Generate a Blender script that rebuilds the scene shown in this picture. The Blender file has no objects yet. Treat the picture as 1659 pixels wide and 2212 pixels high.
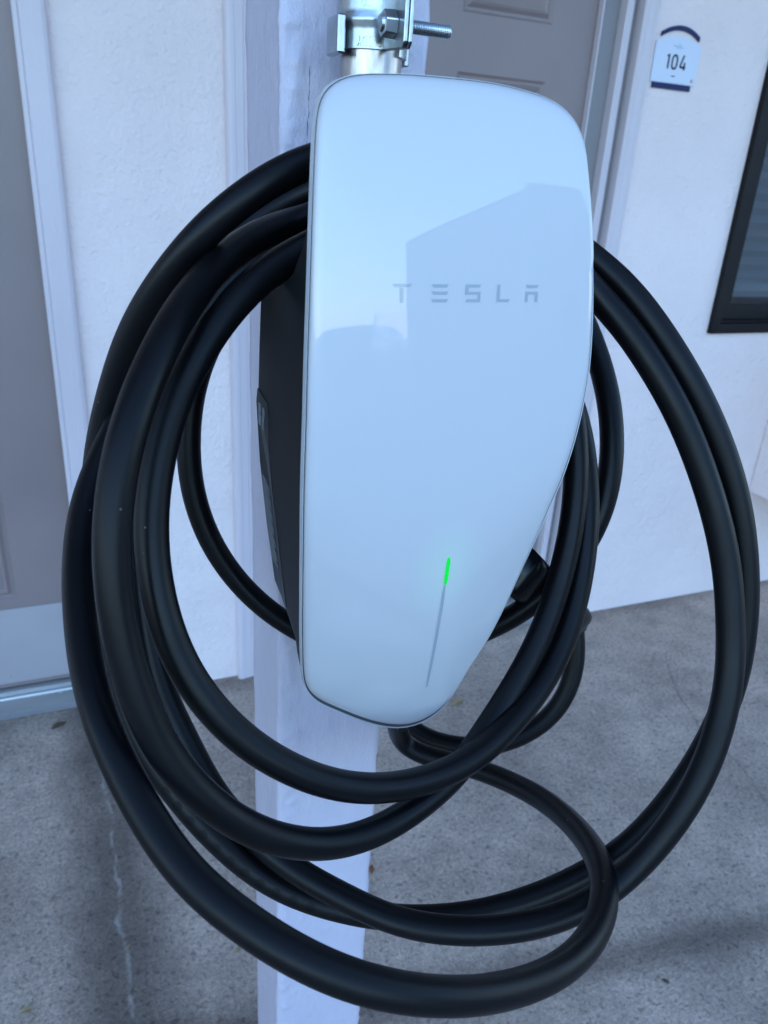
import bpy, bmesh, math, random
from mathutils import Vector, Matrix, noise, Euler
random.seed(7)
C = bpy.context.scene.collection
SC = bpy.context.scene
H = 1.35                      # camera height above the slab
W = 1.832                     # distance to the wall face
XS = 0.172                    # centre line of the post and the charger

# ------------------------------------------------------------------ camera
cam_d = bpy.data.cameras.new('camera'); cam = bpy.data.objects.new('camera', cam_d); C.objects.link(cam)
right = Vector((0.92547378, -0.37427279, 0.0584651))
down = Vector((-0.10119075, -0.39298642, -0.91395957))
fwd = Vector((0.36504618, 0.83992949, -0.40157158))
M = Matrix((right, -down, -fwd)).transposed().to_4x4(); M.translation = Vector((0, 0, H))
cam.matrix_world = M
cam_d.sensor_fit = 'VERTICAL'; cam_d.sensor_height = 36; cam_d.sensor_width = 27
cam_d.lens = 36 * 1645.0 / 2212
cam_d.clip_start = 0.01; cam_d.clip_end = 2000
cam_d.dof.use_dof = True; cam_d.dof.focus_distance = 0.44; cam_d.dof.aperture_fstop = 15
SC.camera = cam
# ------------------------------------------------------------------ light
SUN_EL = math.radians(17); SUN_AZ = math.radians(22)      # azimuth from +Y towards +X
world = bpy.data.worlds.new('World'); SC.world = world; world.use_nodes = True
wn = world.node_tree.nodes; wl = world.node_tree.links
bg = wn['Background']; sky = wn.new('ShaderNodeTexSky'); sky.sky_type = 'NISHITA'; sky.sun_disc = False
sky.sun_elevation = SUN_EL; sky.sun_rotation = SUN_AZ; sky.altitude = 900; sky.air_density = 1.0; sky.dust_density = 1.0; sky.ozone_density = 3.0
wl.new(sky.outputs[0], bg.inputs[0]); bg.inputs[1].default_value = 0.15
sd = bpy.data.lights.new('sun', 'SUN'); sd.energy = 2.5; sd.angle = math.radians(0.5); sd.color = (1, .93, .82)
so = bpy.data.objects.new('sun', sd); C.objects.link(so)
to_sun = Vector((math.sin(SUN_AZ) * math.cos(SUN_EL), math.cos(SUN_AZ) * math.cos(SUN_EL), math.sin(SUN_EL)))
so.rotation_euler = to_sun.to_track_quat('Z', 'Y').to_euler()
so.location = (0, 0, 30)
SC.view_settings.view_transform = 'Standard'; SC.view_settings.look = 'None'
SC.view_settings.gamma = 1; SC.view_settings.use_curve_mapping = False
SC.view_settings.exposure = 2.38
SC.render.engine = 'CYCLES'

# ------------------------------------------------------------------ helpers
def mat(name, col, rough=.6, metal=0, spec=.5, coat=0, bump=None, vary=None, coat_rough=.03):
    m = bpy.data.materials.new(name); m.use_nodes = True
    nt = m.node_tree; b = nt.nodes['Principled BSDF']
    b.inputs['Base Color'].default_value = (*col, 1); b.inputs['Roughness'].default_value = rough
    b.inputs['Metallic'].default_value = metal; b.inputs['Specular IOR Level'].default_value = spec
    b.inputs['Coat Weight'].default_value = coat; b.inputs['Coat Roughness'].default_value = coat_rough
    tc = nt.nodes.new('ShaderNodeTexCoord')
    if vary:            # (scale, amount, detail, stretch)
        mp = nt.nodes.new('ShaderNodeMapping'); mp.inputs['Scale'].default_value = vary[3] if len(vary) > 3 else (1, 1, 1)
        nt.links.new(tc.outputs['Object'], mp.inputs[0])
        n = nt.nodes.new('ShaderNodeTexNoise'); n.inputs['Scale'].default_value = vary[0]; n.inputs['Detail'].default_value = vary[2]
        nt.links.new(mp.outputs[0], n.inputs['Vector'])
        mr = nt.nodes.new('ShaderNodeMapRange'); mr.inputs[1].default_value = .3; mr.inputs[2].default_value = .7
        mr.inputs[3].default_value = 1 - vary[1]; mr.inputs[4].default_value = 1 + vary[1]
        nt.links.new(n.outputs[0], mr.inputs[0])
        mx = nt.nodes.new('ShaderNodeVectorMath'); mx.operation = 'SCALE'; mx.inputs[0].default_value = col
        nt.links.new(mr.outputs[0], mx.inputs['Scale']); nt.links.new(mx.outputs[0], b.inputs['Base Color'])
    if bump:            # list of (scale, strength-distance, stretch)
        prev = None
        for sc_, dist, st in bump:
            mp = nt.nodes.new('ShaderNodeMapping'); mp.inputs['Scale'].default_value = st
            nt.links.new(tc.outputs['Object'], mp.inputs[0])
            n = nt.nodes.new('ShaderNodeTexNoise'); n.inputs['Scale'].default_value = sc_; n.inputs['Detail'].default_value = 3
            nt.links.new(mp.outputs[0], n.inputs['Vector'])
            bp = nt.nodes.new('ShaderNodeBump'); bp.inputs['Distance'].default_value = dist; bp.inputs['Strength'].default_value = 1
            nt.links.new(n.outputs[0], bp.inputs['Height'])
            if prev: nt.links.new(prev.outputs[0], bp.inputs['Normal'])
            prev = bp
        nt.links.new(prev.outputs[0], b.inputs['Normal'])
    return m

def link(name, bm, m, parent=None, smooth=False, loc=None):
    me = bpy.data.meshes.new(name); bmesh.ops.recalc_face_normals(bm, faces=bm.faces); bm.to_mesh(me); bm.free()
    if smooth:
        for p in me.polygons: p.use_smooth = True
    me.materials.append(m)
    o = bpy.data.objects.new(name, me); C.objects.link(o)
    if parent: o.parent = parent
    if loc: o.location = loc
    return o
def tag(o, label=None, cat=None, group=None, kind=None):
    if label: o['label'] = label
    if cat: o['category'] = cat
    if group: o['group'] = group
    if kind: o['kind'] = kind
    return o
def thing(name, label, cat, loc=(0, 0, 0), group=None):
    o = bpy.data.objects.new(name, None); o.empty_display_size = .05; C.objects.link(o); o.location = loc
    return tag(o, label, cat, group)
def box(bm, x0, x1, y0, y1, z0, z1):
    v = [bm.verts.new(p) for p in ((x0, y0, z0), (x1, y0, z0), (x1, y1, z0), (x0, y1, z0), (x0, y0, z1), (x1, y0, z1), (x1, y1, z1), (x0, y1, z1))]
    return [bm.faces.new([v[i] for i in f]) for f in ((0, 3, 2, 1), (4, 5, 6, 7), (0, 1, 5, 4), (1, 2, 6, 5), (2, 3, 7, 6), (3, 0, 4, 7))]
def bev(bm, w, seg=2):
    bmesh.ops.bevel(bm, geom=[e for e in bm.edges], offset=w, segments=seg, affect='EDGES', profile=.5)
def bx(name, x0, x1, y0, y1, z0, z1, m, parent=None, b=0, seg=2):
    bm = bmesh.new(); box(bm, x0, x1, y0, y1, z0, z1)
    if b: bev(bm, b, seg)
    o = link(name, bm, m, parent, smooth=False)
    return o
def prism(bm, pts, a0, a1, axis='y'):
    """pts: (u,v) polygon in xz (axis y), yz (axis x) or xy (axis z)"""
    def P(u, v, a): return {'y': (u, a, v), 'x': (a, u, v), 'z': (u, v, a)}[axis]
    A = [bm.verts.new(P(u, v, a0)) for u, v in pts]; B = [bm.verts.new(P(u, v, a1)) for u, v in pts]
    bm.faces.new(A); bm.faces.new(B[::-1]); n = len(pts)
    for i in range(n): bm.faces.new((A[i], B[i], B[(i + 1) % n], A[(i + 1) % n]))
def cyl(bm, p0, p1, r0, r1=None, n=24, cap=True):
    r1 = r0 if r1 is None else r1
    p0, p1 = Vector(p0), Vector(p1); d = (p1 - p0).normalized(); u = d.orthogonal().normalized(); v = d.cross(u)
    A = []; B = []
    for i in range(n):
        a = 2 * math.pi * i / n; o = u * math.cos(a) + v * math.sin(a)
        A.append(bm.verts.new(p0 + o * r0)); B.append(bm.verts.new(p1 + o * r1))
    for i in range(n): bm.faces.new((A[i], A[(i + 1) % n], B[(i + 1) % n], B[i]))
    if cap: bm.faces.new(A[::-1]); bm.faces.new(B)
def sweep(bm, pts, rad, n=20):
    """tube along points, rad a number or list"""
    pts = [Vector(p) for p in pts]; t = [(pts[min(i + 1, len(pts) - 1)] - pts[max(i - 1, 0)]).normalized() for i in range(len(pts))]
    u = t[0].orthogonal().normalized(); rings = []
    for i, p in enumerate(pts):
        u = (u - t[i] * u.dot(t[i])).normalized(); v = t[i].cross(u); r = rad[i] if isinstance(rad, list) else rad
        rings.append([bm.verts.new(p + (u * math.cos(2 * math.pi * k / n) + v * math.sin(2 * math.pi * k / n)) * r) for k in range(n)])
    for a, b in zip(rings, rings[1:]):
        for k in range(n): bm.faces.new((a[k], a[(k + 1) % n], b[(k + 1) % n], b[k]))
    bm.faces.new(rings[0][::-1]); bm.faces.new(rings[-1])
def lerp(tab, x):
    tab = sorted(tab)
    if x <= tab[0][0]: return tab[0][1]
    for (a, va), (b, vb) in zip(tab, tab[1:]):
        if x <= b: return va + (vb - va) * (x - a) / (b - a)
    return tab[-1][1]
def spline(P, step):
    P = [Vector(p) for p in P]; out = []
    for i in range(len(P) - 1):
        a = P[max(i - 1, 0)]; b = P[i]; c = P[i + 1]; d = P[min(i + 2, len(P) - 1)]
        n = max(1, int((c - b).length / step))
        h = (c - b).length
        m0 = (c - a) / max(1e-6, (b - a).length + h) * h; m1 = (d - b) / max(1e-6, (d - c).length + h) * h
        if i == 0: m0 = c - b
        if i == len(P) - 2: m1 = c - b
        for k in range(n):
            t = k / n; out.append((2*t**3-3*t*t+1)*b + (t**3-2*t*t+t)*m0 + (-2*t**3+3*t*t)*c + (t**3-t*t)*m1)
    out.append(P[-1]); return out
def text_mesh(s, size, m, parent, name, depth=.0002, sx=1.0):
    cu = bpy.data.curves.new(name + '_text', 'FONT'); cu.body = s; cu.size = size; cu.extrude = depth; cu.align_x = 'CENTER'; cu.align_y = 'CENTER'
    o = bpy.data.objects.new(name, cu); C.objects.link(o); bpy.context.view_layer.update()
    me = bpy.data.meshes.new_from_object(o.evaluated_get(bpy.context.evaluated_depsgraph_get()))
    bpy.data.objects.remove(o); me.materials.clear(); me.materials.append(m)
    for v in me.vertices: v.co.x *= sx
    q = bpy.data.objects.new(name, me); C.objects.link(q)
    if parent: q.parent = parent
    return q

# ------------------------------------------------------------------ materials
one = (1, 1, 1)
M_stucco = mat('stucco', (.80, .675, .655), .85, bump=[(120, .0036, one), (50, .0038, one), (9, .012, one)], vary=(3, .04, 4))
M_trim = mat('trim_paint', (.60, .525, .555), .4, bump=[(60, .0006, (1, 1, .15))], vary=(4, .05, 4, (1, 1, .4)))
M_jamb = mat('jamb_grey', (.23, .215, .22), .45, vary=(5, .06, 3))  # darker grey for the jamb flat and the groove beside it
M_door = mat('door_paint', (.245, .19, .185), .42, bump=[(160, .0003, one)], vary=(2.2, .1, 3))
M_kick = mat('kick_plate_metal', (.44, .41, .43), .45, metal=.25, vary=(5, .06, 3))
M_sill = mat('threshold_aluminium', (.42, .43, .45), .4, metal=.7, vary=(25, .12, 4, (.15, 1, 1)))
M_post = mat('post_paint', (.53, .49, .565), .40, bump=[(190, .0008, (1, 1, .4)), (60, .0016, (1, 1, .7)), (700, .0003, one)], vary=(18, .03, 4))
M_glass = mat('charger_face_glass', (.545, .54, .55), .35, spec=.25, coat=.92, coat_rough=.008)
M_rim = mat('charger_rim', (.55, .56, .58), .25)
M_black = mat('charger_shell_plastic', (.007, .0075, .0085), .5, spec=.28, bump=[(1800, .00004, one)])
M_seam = mat('dark_gasket', (.09, .093, .10), .6, spec=.2)
M_logo = mat('logo_print', (.34, .38, .43), .4, spec=.3, coat=1.0)
M_label = mat('rating_label', (.013, .014, .017), .35)
M_print = mat('label_print', (.30, .32, .35), .5)
M_rubber = mat('cable_rubber', (.0027, .0027, .0036), .36, spec=.20, bump=[(400, .00006, one)], vary=(40, .15, 3))
nt = M_rubber.node_tree; _pb = nt.nodes['Principled BSDF']           # dust specks and faint scuffs on the rubber
_tc = nt.nodes.new('ShaderNodeTexCoord'); _v = nt.nodes.new('ShaderNodeTexVoronoi'); _v.inputs['Scale'].default_value = 95; nt.links.new(_tc.outputs['Object'], _v.inputs['Vector'])
_m = nt.nodes.new('ShaderNodeMapRange'); _m.inputs[1].default_value = .030; _m.inputs[2].default_value = .055; _m.inputs[3].default_value = .8; _m.inputs[4].default_value = 0; nt.links.new(_v.outputs['Distance'], _m.inputs[0])
_g = nt.nodes.new('ShaderNodeMath'); _g.operation = 'GREATER_THAN'; _g.inputs[1].default_value = .80; _s = nt.nodes.new('ShaderNodeSeparateColor'); nt.links.new(_v.outputs['Color'], _s.inputs[0]); nt.links.new(_s.outputs[0], _g.inputs[0])
_k = nt.nodes.new('ShaderNodeMath'); _k.operation = 'MULTIPLY'; nt.links.new(_m.outputs[0], _k.inputs[0]); nt.links.new(_g.outputs[0], _k.inputs[1])
_x = nt.nodes.new('ShaderNodeMix'); _x.data_type = 'RGBA'; _x.inputs[7].default_value = (.16, .15, .14, 1)
_src = _pb.inputs['Base Color'].links[0].from_socket; nt.links.new(_src, _x.inputs[6]); nt.links.new(_k.outputs[0], _x.inputs[0]); nt.links.new(_x.outputs[2], _pb.inputs['Base Color'])
_n = nt.nodes.new('ShaderNodeTexNoise'); _n.inputs['Scale'].default_value = 22; _n.inputs['Detail'].default_value = 5; nt.links.new(_tc.outputs['Object'], _n.inputs['Vector'])
_r = nt.nodes.new('ShaderNodeMapRange'); _r.inputs[1].default_value = .3; _r.inputs[2].default_value = .7; _r.inputs[3].default_value = .32; _r.inputs[4].default_value = .46; nt.links.new(_n.outputs[0], _r.inputs[0]); nt.links.new(_r.outputs[0], _pb.inputs['Roughness'])
M_gloss = mat('connector_gloss', (.003, .003, .004), .30, spec=.3)
M_zinc = mat('zinc_plated_steel', (.40, .43, .44), .30, metal=1, bump=[(70, .0004, one)], vary=(90, .12, 4))
M_pipe = mat('galvanised_pipe', (.44, .41, .40), .30, metal=1, bump=[(200, .00012, (1, 1, .1))], vary=(160, .3, 5, (1, 1, .35)))
M_bolt = mat('bolt_steel', (.55, .60, .64), .3, metal=1)
M_white = mat('sign_white', (.62, .66, .76), .5)
M_navy = mat('sign_navy', (.014, .020, .085), .5, spec=.25)
M_ink = mat('sign_ink', (.008, .014, .018), .6, spec=.2)
M_pale = mat('sign_pale_blue', (.30, .42, .55), .5)
M_red = mat('sign_red', (.55, .22, .22), .5)
M_frame = mat('window_frame_dark', (.006, .005, .006), .5, spec=.22)
M_blind = mat('blind_slat', (.20, .205, .21), .5)
M_dark = mat('dark_room', (.02, .02, .022), .9)
M_pane = mat('window_glass', (.85, .88, .90), .02, spec=.5)
M_pane.node_tree.nodes['Principled BSDF'].inputs['Transmission Weight'].default_value = 1.0
M_roof = mat('porch_boards', (.5, .5, .5), .6, vary=(6, .1, 3))
M_asphalt = mat('pale_paving', (.34, .31, .29), .85, bump=[(120, .002, one)], vary=(30, .25, 5))
M_leaf1 = mat('dry_leaf_tan', (.34, .24, .12), .7); M_leaf2 = mat('dry_leaf_rust', (.26, .08, .035), .7); M_leaf3 = mat('dry_leaf_brown', (.09, .05, .03), .7)

# concrete slab material: mottled, pitted, with its cracks' stain and bloom
def concrete():
    m = bpy.data.materials.new('concrete'); m.use_nodes = True; nt = m.node_tree; N = nt.nodes; L = nt.links
    b = N['Principled BSDF']; b.inputs['Roughness'].default_value = .8
    tc = N.new('ShaderNodeTexCoord')
    def noi(s, d, st=(1, 1, 1), r=.5):
        mp = N.new('ShaderNodeMapping'); mp.inputs['Scale'].default_value = st; L.new(tc.outputs['Object'], mp.inputs[0])
        n = N.new('ShaderNodeTexNoise'); n.inputs['Scale'].default_value = s; n.inputs['Detail'].default_value = d; n.inputs['Roughness'].default_value = r
        L.new(mp.outputs[0], n.inputs['Vector']); return n.outputs[0]
    def ramp(src, a, bb, va, vb):
        r = N.new('ShaderNodeMapRange'); r.inputs[1].default_value = a; r.inputs[2].default_value = bb; r.inputs[3].default_value = va; r.inputs[4].default_value = vb
        L.new(src, r.inputs[0]); return r.outputs[0]
    def mul(a, c):
        q = N.new('ShaderNodeMath'); q.operation = 'MULTIPLY'; L.new(a, q.inputs[0])
        if hasattr(c, 'node'): L.new(c, q.inputs[1])
        else: q.inputs[1].default_value = c
        return q.outputs[0]
    def math2(op, a, c):
        q = N.new('ShaderNodeMath'); q.operation = op
        for i, s in enumerate((a, c)):
            if hasattr(s, 'node'): L.new(s, q.inputs[i])
            else: q.inputs[i].default_value = s
        return q.outputs[0]
    big = ramp(noi(2.6, 6, r=.6), .3, .7, .70, 1.26)
    mid = ramp(noi(11, 6, r=.7), .3, .72, .76, 1.22)
    fine = ramp(noi(120, 4, r=.8), .34, .66, .66, 1.34)
    fine2 = ramp(noi(420, 2, r=.7), .34, .66, .74, 1.26)
    pits = ramp(noi(80, 3), .33, .42, .60, 1.0)
    v = mul(mul(mul(mul(big, mid), fine), pits), fine2)
    # a distance-to-line helper in slab coordinates, edge wobbled by noise
    sep = N.new('ShaderNodeSeparateXYZ')
    wob = N.new('ShaderNodeTexNoise'); wob.inputs['Scale'].default_value = 14; wob.inputs['Detail'].default_value = 9; wob.inputs['Roughness'].default_value = .62; L.new(tc.outputs['Object'], wob.inputs['Vector'])
    add = N.new('ShaderNodeVectorMath'); add.operation = 'MULTIPLY_ADD'; L.new(wob.outputs['Color'], add.inputs[0]); add.inputs[1].default_value = (.05, .05, 0); L.new(tc.outputs['Object'], add.inputs[2])
    L.new(add.outputs[0], sep.inputs[0])
    def dist(p, q):
        dx, dy = q[0] - p[0], q[1] - p[1]; l = math.hypot(dx, dy); nx, ny = -dy / l, dx / l
        a = math2('MULTIPLY', sep.outputs[0], nx); c = math2('MULTIPLY', sep.outputs[1], ny)
        return math2('ABSOLUTE', math2('SUBTRACT', math2('ADD', a, c), nx * (p[0] + .025) + ny * (p[1] + .025)), 0)
    for st in DARK_BANDS: v = mul(v, ramp(dist(st[0], st[1]), st[2], st[3], st[4], 1.0))
    bloom = None
    base = N.new('ShaderNodeVectorMath'); base.operation = 'SCALE'; base.inputs[0].default_value = (.535, .41, .335); L.new(v, base.inputs['Scale'])
    mx = N.new('ShaderNodeMix'); mx.data_type = 'RGBA'; mx.inputs[7].default_value = (.62, .54, .50, 1)
    w = mul(ramp(dist(*JOINT), .0012, .0065, .50, 0.0), ramp(noi(26, 5), .40, .62, 0, 1))
    L.new(w, mx.inputs[0]); L.new(base.outputs[0], mx.inputs[6]); L.new(mx.outputs[2], b.inputs['Base Color'])
    bp = N.new('ShaderNodeBump'); bp.inputs['Distance'].default_value = .003; L.new(mul(fine, pits), bp.inputs['Height'])
    L.new(bp.outputs[0], b.inputs['Normal'])
    return m
JOINT = ((-0.016, 1.50), (-0.008, 0.80))
DARK_BANDS = [((-0.016, 1.5), (-0.008, .8), .03, .13, .40), ((.842, .73), (1.198, .672), .01, .06, .66),
          ((.411, .804), (.791, .748), .0, .05, .74), ((-.255, 1.80), (1.2, 1.82), .0, .06, .68)]  # joint and ground stains, then a darker band along the wall foot
M_conc = concrete()

# ------------------------------------------------------------------ the ground
def sheet(name, x0, x1, y0, y1, z, m, kind='structure'):
    bm = bmesh.new(); v = [bm.verts.new(p) for p in ((x0, y0, z), (x1, y0, z), (x1, y1, z), (x0, y1, z))]; bm.faces.new(v)
    return tag(link(name, bm, m), kind=kind)
sheet('ground', -600, 600, -900, 300, -.15, mat('dry_ground', (.20, .17, .14), .9, vary=(.2, .2, 4)))
tag(bx('parking_lot', -80, 80, -90, -1.7, -.146, -.10, M_asphalt), kind='structure')  # unseen lot, made pale to brighten the charger's lower face
# concrete walkway; an old crack line runs out from the wall
def slab(name, x0, x1):
    bm = bmesh.new(); box(bm, x0, x1, -1.6, W + 2, -.14, 0); bev(bm, .004, 1)
    return tag(link(name, bm, M_conc), kind='structure')
slab('walkway', -8, 9)
bx('kerb', -8, 9, -1.72, -1.604, -.14, -.003, mat('kerb_concrete', (.3, .29, .27), .85, vary=(8, .15, 4)), b=.01)['kind'] = 'structure'
# hairline cracks of the slab, cut as thin dark grooves' fill with a ragged course
def crack(name, pts, w, col=(.13, .115, .10), jit=.003):
    bm = bmesh.new(); P = spline([(x, y, .0012) for x, y in pts], .01); rnd = random.Random(3); L = []
    for i, p in enumerate(P):
        t = (P[min(i + 1, len(P) - 1)] - P[max(i - 1, 0)]).normalized(); n = Vector((-t.y, t.x, 0)); j = n * rnd.uniform(-jit, jit); ww = w * rnd.uniform(.4, 1.3)
        L.append((bm.verts.new(p + j - n * ww), bm.verts.new(p + j + n * ww)))
    for a, b in zip(L, L[1:]): bm.faces.new((a[0], a[1], b[1], b[0]))
    return tag(link(name, bm, mat('crack_fill', col, .9, vary=(60, .3, 4))), kind='structure')
crack('ground_crack', [(1.70, 1.55), (1.66, 1.504), (1.577, 1.358), (1.552, 1.283), (1.527, 1.201), (1.523, 1.096), (1.512, 1.037), (1.477, .931), (1.44, .8)], .0009)


# ------------------------------------------------------------------ the building
bld = thing('apartment_building', 'white stucco building with two grey panelled doors and a dark framed window', 'building', (0, W, 0))
def wbox(name, x0, x1, y0, y1, z0, z1, m, parent=bld, b=0, seg=2):   # y measured from the wall face
    return bx(name, x0, x1, y0, y1, z0, z1, m, parent, b, seg)
bm = bmesh.new(); T = .24; TOP = 11.5  # unseen height and rightward length stretched so its shade covers the houses opposite
D1 = (-.95, .031); D2 = (.368, 1.452); WN = (1.848, 3.0)
DH = 2.12
for x0, x1, z0, z1 in ((-12, D1[0], .0, TOP), (D1[1], D2[0], .0, TOP), (D2[1], WN[0], .0, TOP), (WN[1], 48, 0, TOP),
                       (D1[0], D1[1], DH, TOP), (D2[0], D2[1], DH, TOP), (WN[0], WN[1], 0, .966), (WN[0], WN[1], 2.1, TOP)):
    box(bm, x0, x1, 0, T, z0 + .002, z1)
wall = link('wall', bm, M_stucco, bld)
bx('roof', -12.3, 48.3, -.3, 9, TOP, TOP + .2, M_roof, bld)
bx('rear_block', -12, 48, .8, 9, 0, TOP - .01, M_stucco, bld)

def moulding(name, x, prof, z0, z1, m, parent):
    """vertical casing: prof is a list of (x, y) running across it, y<0 is proud of the wall"""
    bm = bmesh.new(); prism(bm, prof, z0, z1, axis='z'); o = link(name, bm, m, parent); return o
def raised_panel(x0, x1, z0, z1, y, parent):
    """embossed door panel: a bead that sinks, a cove, and a raised field"""
    bm = bmesh.new(); rings = []
    for d, dy in ((0, 0), (.006, .006), (.012, .0065), (.020, -.001), (.026, .0035), (.052, -.0005), (.053, -.0005)):
        rings.append([bm.verts.new(p) for p in ((x0 + d, y + dy, z0 + d), (x1 - d, y + dy, z0 + d), (x1 - d, y + dy, z1 - d), (x0 + d, y + dy, z1 - d))])
    for a, b in zip(rings, rings[1:]):
        for k in range(4): bm.faces.new((a[k], a[(k + 1) % 4], b[(k + 1) % 4], b[k]))
    bm.faces.new(rings[-1]); return link('panel', bm, M_door, parent)
def door(x0, x1, cols, rows, label, yd=.05, kick=True):
    """slab with holes left for the embossed panels"""
    d = bx('door_slab_core', x0, x1, yd + .012, yd + .045, .08, DH - .05, M_door); d.name = 'door'; d.parent = bld; d['label'] = label
    # face built as a grid of stiles and rails
    xs_ = [x0] + [v for c in cols for v in c] + [x1]; zs_ = [.08] + [v for r in rows for v in r] + [DH - .05]
    bm = bmesh.new()
    for i in range(len(xs_) - 1):
        for j in range(len(zs_) - 1):
            if i % 2 and j % 2: continue
            v = [bm.verts.new(p) for p in ((xs_[i], yd, zs_[j]), (xs_[i + 1], yd, zs_[j]), (xs_[i + 1], yd, zs_[j + 1]), (xs_[i], yd, zs_[j + 1]))]; bm.faces.new(v)
    bmesh.ops.remove_doubles(bm, verts=bm.verts, dist=1e-5)
    link('stiles_and_rails', bm, M_door, d)
    for c in cols:
        for r in rows: raised_panel(c[0], c[1], r[0], r[1], yd, d)
    if kick:
        k = bx('kick_plate', x0 + .002, x1 - .004, yd - .004, yd - .0005, .093, .311, M_kick, d, b=.001, seg=1)
        for sx in (x1 - .19, x0 + .05, (x0 + x1) / 2):
            for sz in (.112, .292):
                bm = bmesh.new(); cyl(bm, (sx, yd - .004, sz), (sx, yd - .0062, sz), .0045, .0028, 14); link('screw', bm, M_kick, d, smooth=False)
    return d
door1 = door(-.92, -.03, ((-.79, -.56), (-.404, -.174)), ((.337, .79), (.91, 1.50), (1.60, 1.95)), 'grey panelled door at the left edge with a metal kick plate', yd=.02)
door2 = door(.45, 1.310, ((.58, .83), (.937, 1.186)), ((.22, .79), (.92, 1.593), (1.715, 1.96)), 'grey panelled door behind the post')
# casings, each with its stepped profile
def casing(xi, xo, sign, y0=-.017):
    """xi: the edge at the door, xo: the edge at the stucco; sign +1 when xo > xi"""
    w = abs(xo - xi); s = sign
    pr = [(xi, .10), (xi, y0 + .005), (xi + s * .003, y0 + .002), (xi + s * .009, y0 + .001), (xi + s * .0105, y0 + .0028), (xi + s * .013, y0 + .0008),
          (xi + s * (w * .60), y0 - .0012), (xi + s * (w * .64), y0 - .0030), (xi + s * (w - .010), y0 - .0036), (xi + s * (w - .004), y0 - .0015), (xi + s * w, y0 + .004), (xi + s * w, .10)]
    return moulding('door_casing', 0, pr if s > 0 else pr[::-1], 0.0 if False else .001, DH + .06, M_trim, bld)
casing(-.030, .031, 1); casing(-.918, -.98, -1); casing(.416, .366, -1)
casing(1.407, 1.453, 1, -.012)
for x0, x1, y0, y1, m_ in ((1.315, 1.366, .036, .12, M_jamb), (1.366, 1.388, .008, .12, M_trim), (1.388, 1.4065, .022, .12, M_jamb), (.418, .449, .012, .12, M_trim)):
    wbox('door_jamb', x0, x1, y0, y1, .001, DH, m_, b=.003)
bx('jamb_bead', 1.311, 1.3148, .030, .05, .08, DH - .05, M_trim, bld)
wbox('door_head', -.98, .031, -.013, .1, DH + .062, DH + .12, M_trim, b=.003); wbox('door_head', .366, 1.453, -.013, .1, DH + .062, DH + .12, M_trim, b=.003)
# thresholds
def threshold(x0, x1, y=0):
    bm = bmesh.new()
    prism(bm, [(y - .012, .002), (y - .012, .012), (y - .006, .016), (y - .006, .058), (y - .004, .063), (y + .004, .064), (y + .006, .074), (y + .016, .077), (y + .09, .079), (y + .09, .002)], x0, x1, axis='x')
    t = link('threshold', bm, M_sill, bld)
    for sx in (x1 - .073, x0 + .1, (x0 + x1) / 2):
        bm = bmesh.new(); cyl(bm, (sx, y - .006, .052), (sx, y - .0085, .052), .005, .003, 14); link('screw', bm, M_sill, t)
    return t
threshold(-.92, -.031); threshold(.418, 1.366, .005)
# window: dark outer frame, stepped sash, pane, blind slats behind it
win = thing('window', None, None); win.parent = bld; win['label'] = 'dark framed window with closed grey blinds'
del_keys = [k for k in ('category',) if k in win]
def frame(name, x0, x1, z0, z1, w, y0, y1, parent, m, b=.002):
    bm = bmesh.new()
    for a in ((x0, x1, z0, z0 + w), (x0, x1, z1 - w, z1), (x0, x0 + w, z0 + w, z1 - w), (x1 - w, x1, z0 + w, z1 - w)): box(bm, a[0], a[1], y0, y1, a[2], a[3])
    bmesh.ops.remove_doubles(bm, verts=bm.verts, dist=1e-6); return link(name, bm, m, parent)
frame('frame', 1.849, 2.999, .967, 2.099, .030, -.018, .06, win, M_frame)
frame('bead', 1.880, 2.968, .998, 2.068, .007, -.002, .06, win, M_frame)
frame('sash', 1.888, 2.96, 1.006, 2.06, .042, .012, .055, win, M_frame)
wbox('pane', 1.931, 2.917, .030, .034, 1.049, 2.017, M_pane, win)
for k in range(24):
    bm = bmesh.new(); z = 1.065 + k * .041
    prism(bm, [(.075, z), (.066, z + .020), (.078, z + .041), (.0785, z + .041), (.067, z + .020), (.0755, z)], 1.932, 2.916, axis='x')
    link('blind_slat', bm, M_blind, win)
wbox('dark_backing', 1.85, 3.0, .12, .13, .97, 2.1, M_dark, win)

# white box jutting from the wall low at the right edge
ub = thing('utility_box', 'white box jutting out low from the wall at the right edge', 'utility box', (2.21, W, .40))
bx('cabinet', 0, .5, -.62, -.001, 0, .62, M_stucco, ub, b=.004)
bx('lid', -.004, .504, -.626, -.001, .6202, .645, M_trim, ub, b=.003)

# porch roof carried by the post
pr_ = thing('porch_roof', 'white boarded porch roof above the walkway', 'roof', (0, 0, 2.62))
for k in range(12):
    bx('board', -4, 5, W - .003 - (k + 1) * .14 + .003, W - .003 - k * .14, .10, .12, M_roof, pr_, b=.002, seg=1)
bx('beam', -4, 5, .478, .567, -.02, .099, M_trim, pr_, b=.004)
bx('fascia', -4, 5, .115, .14, .04, .16, M_trim, pr_, b=.003)

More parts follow.
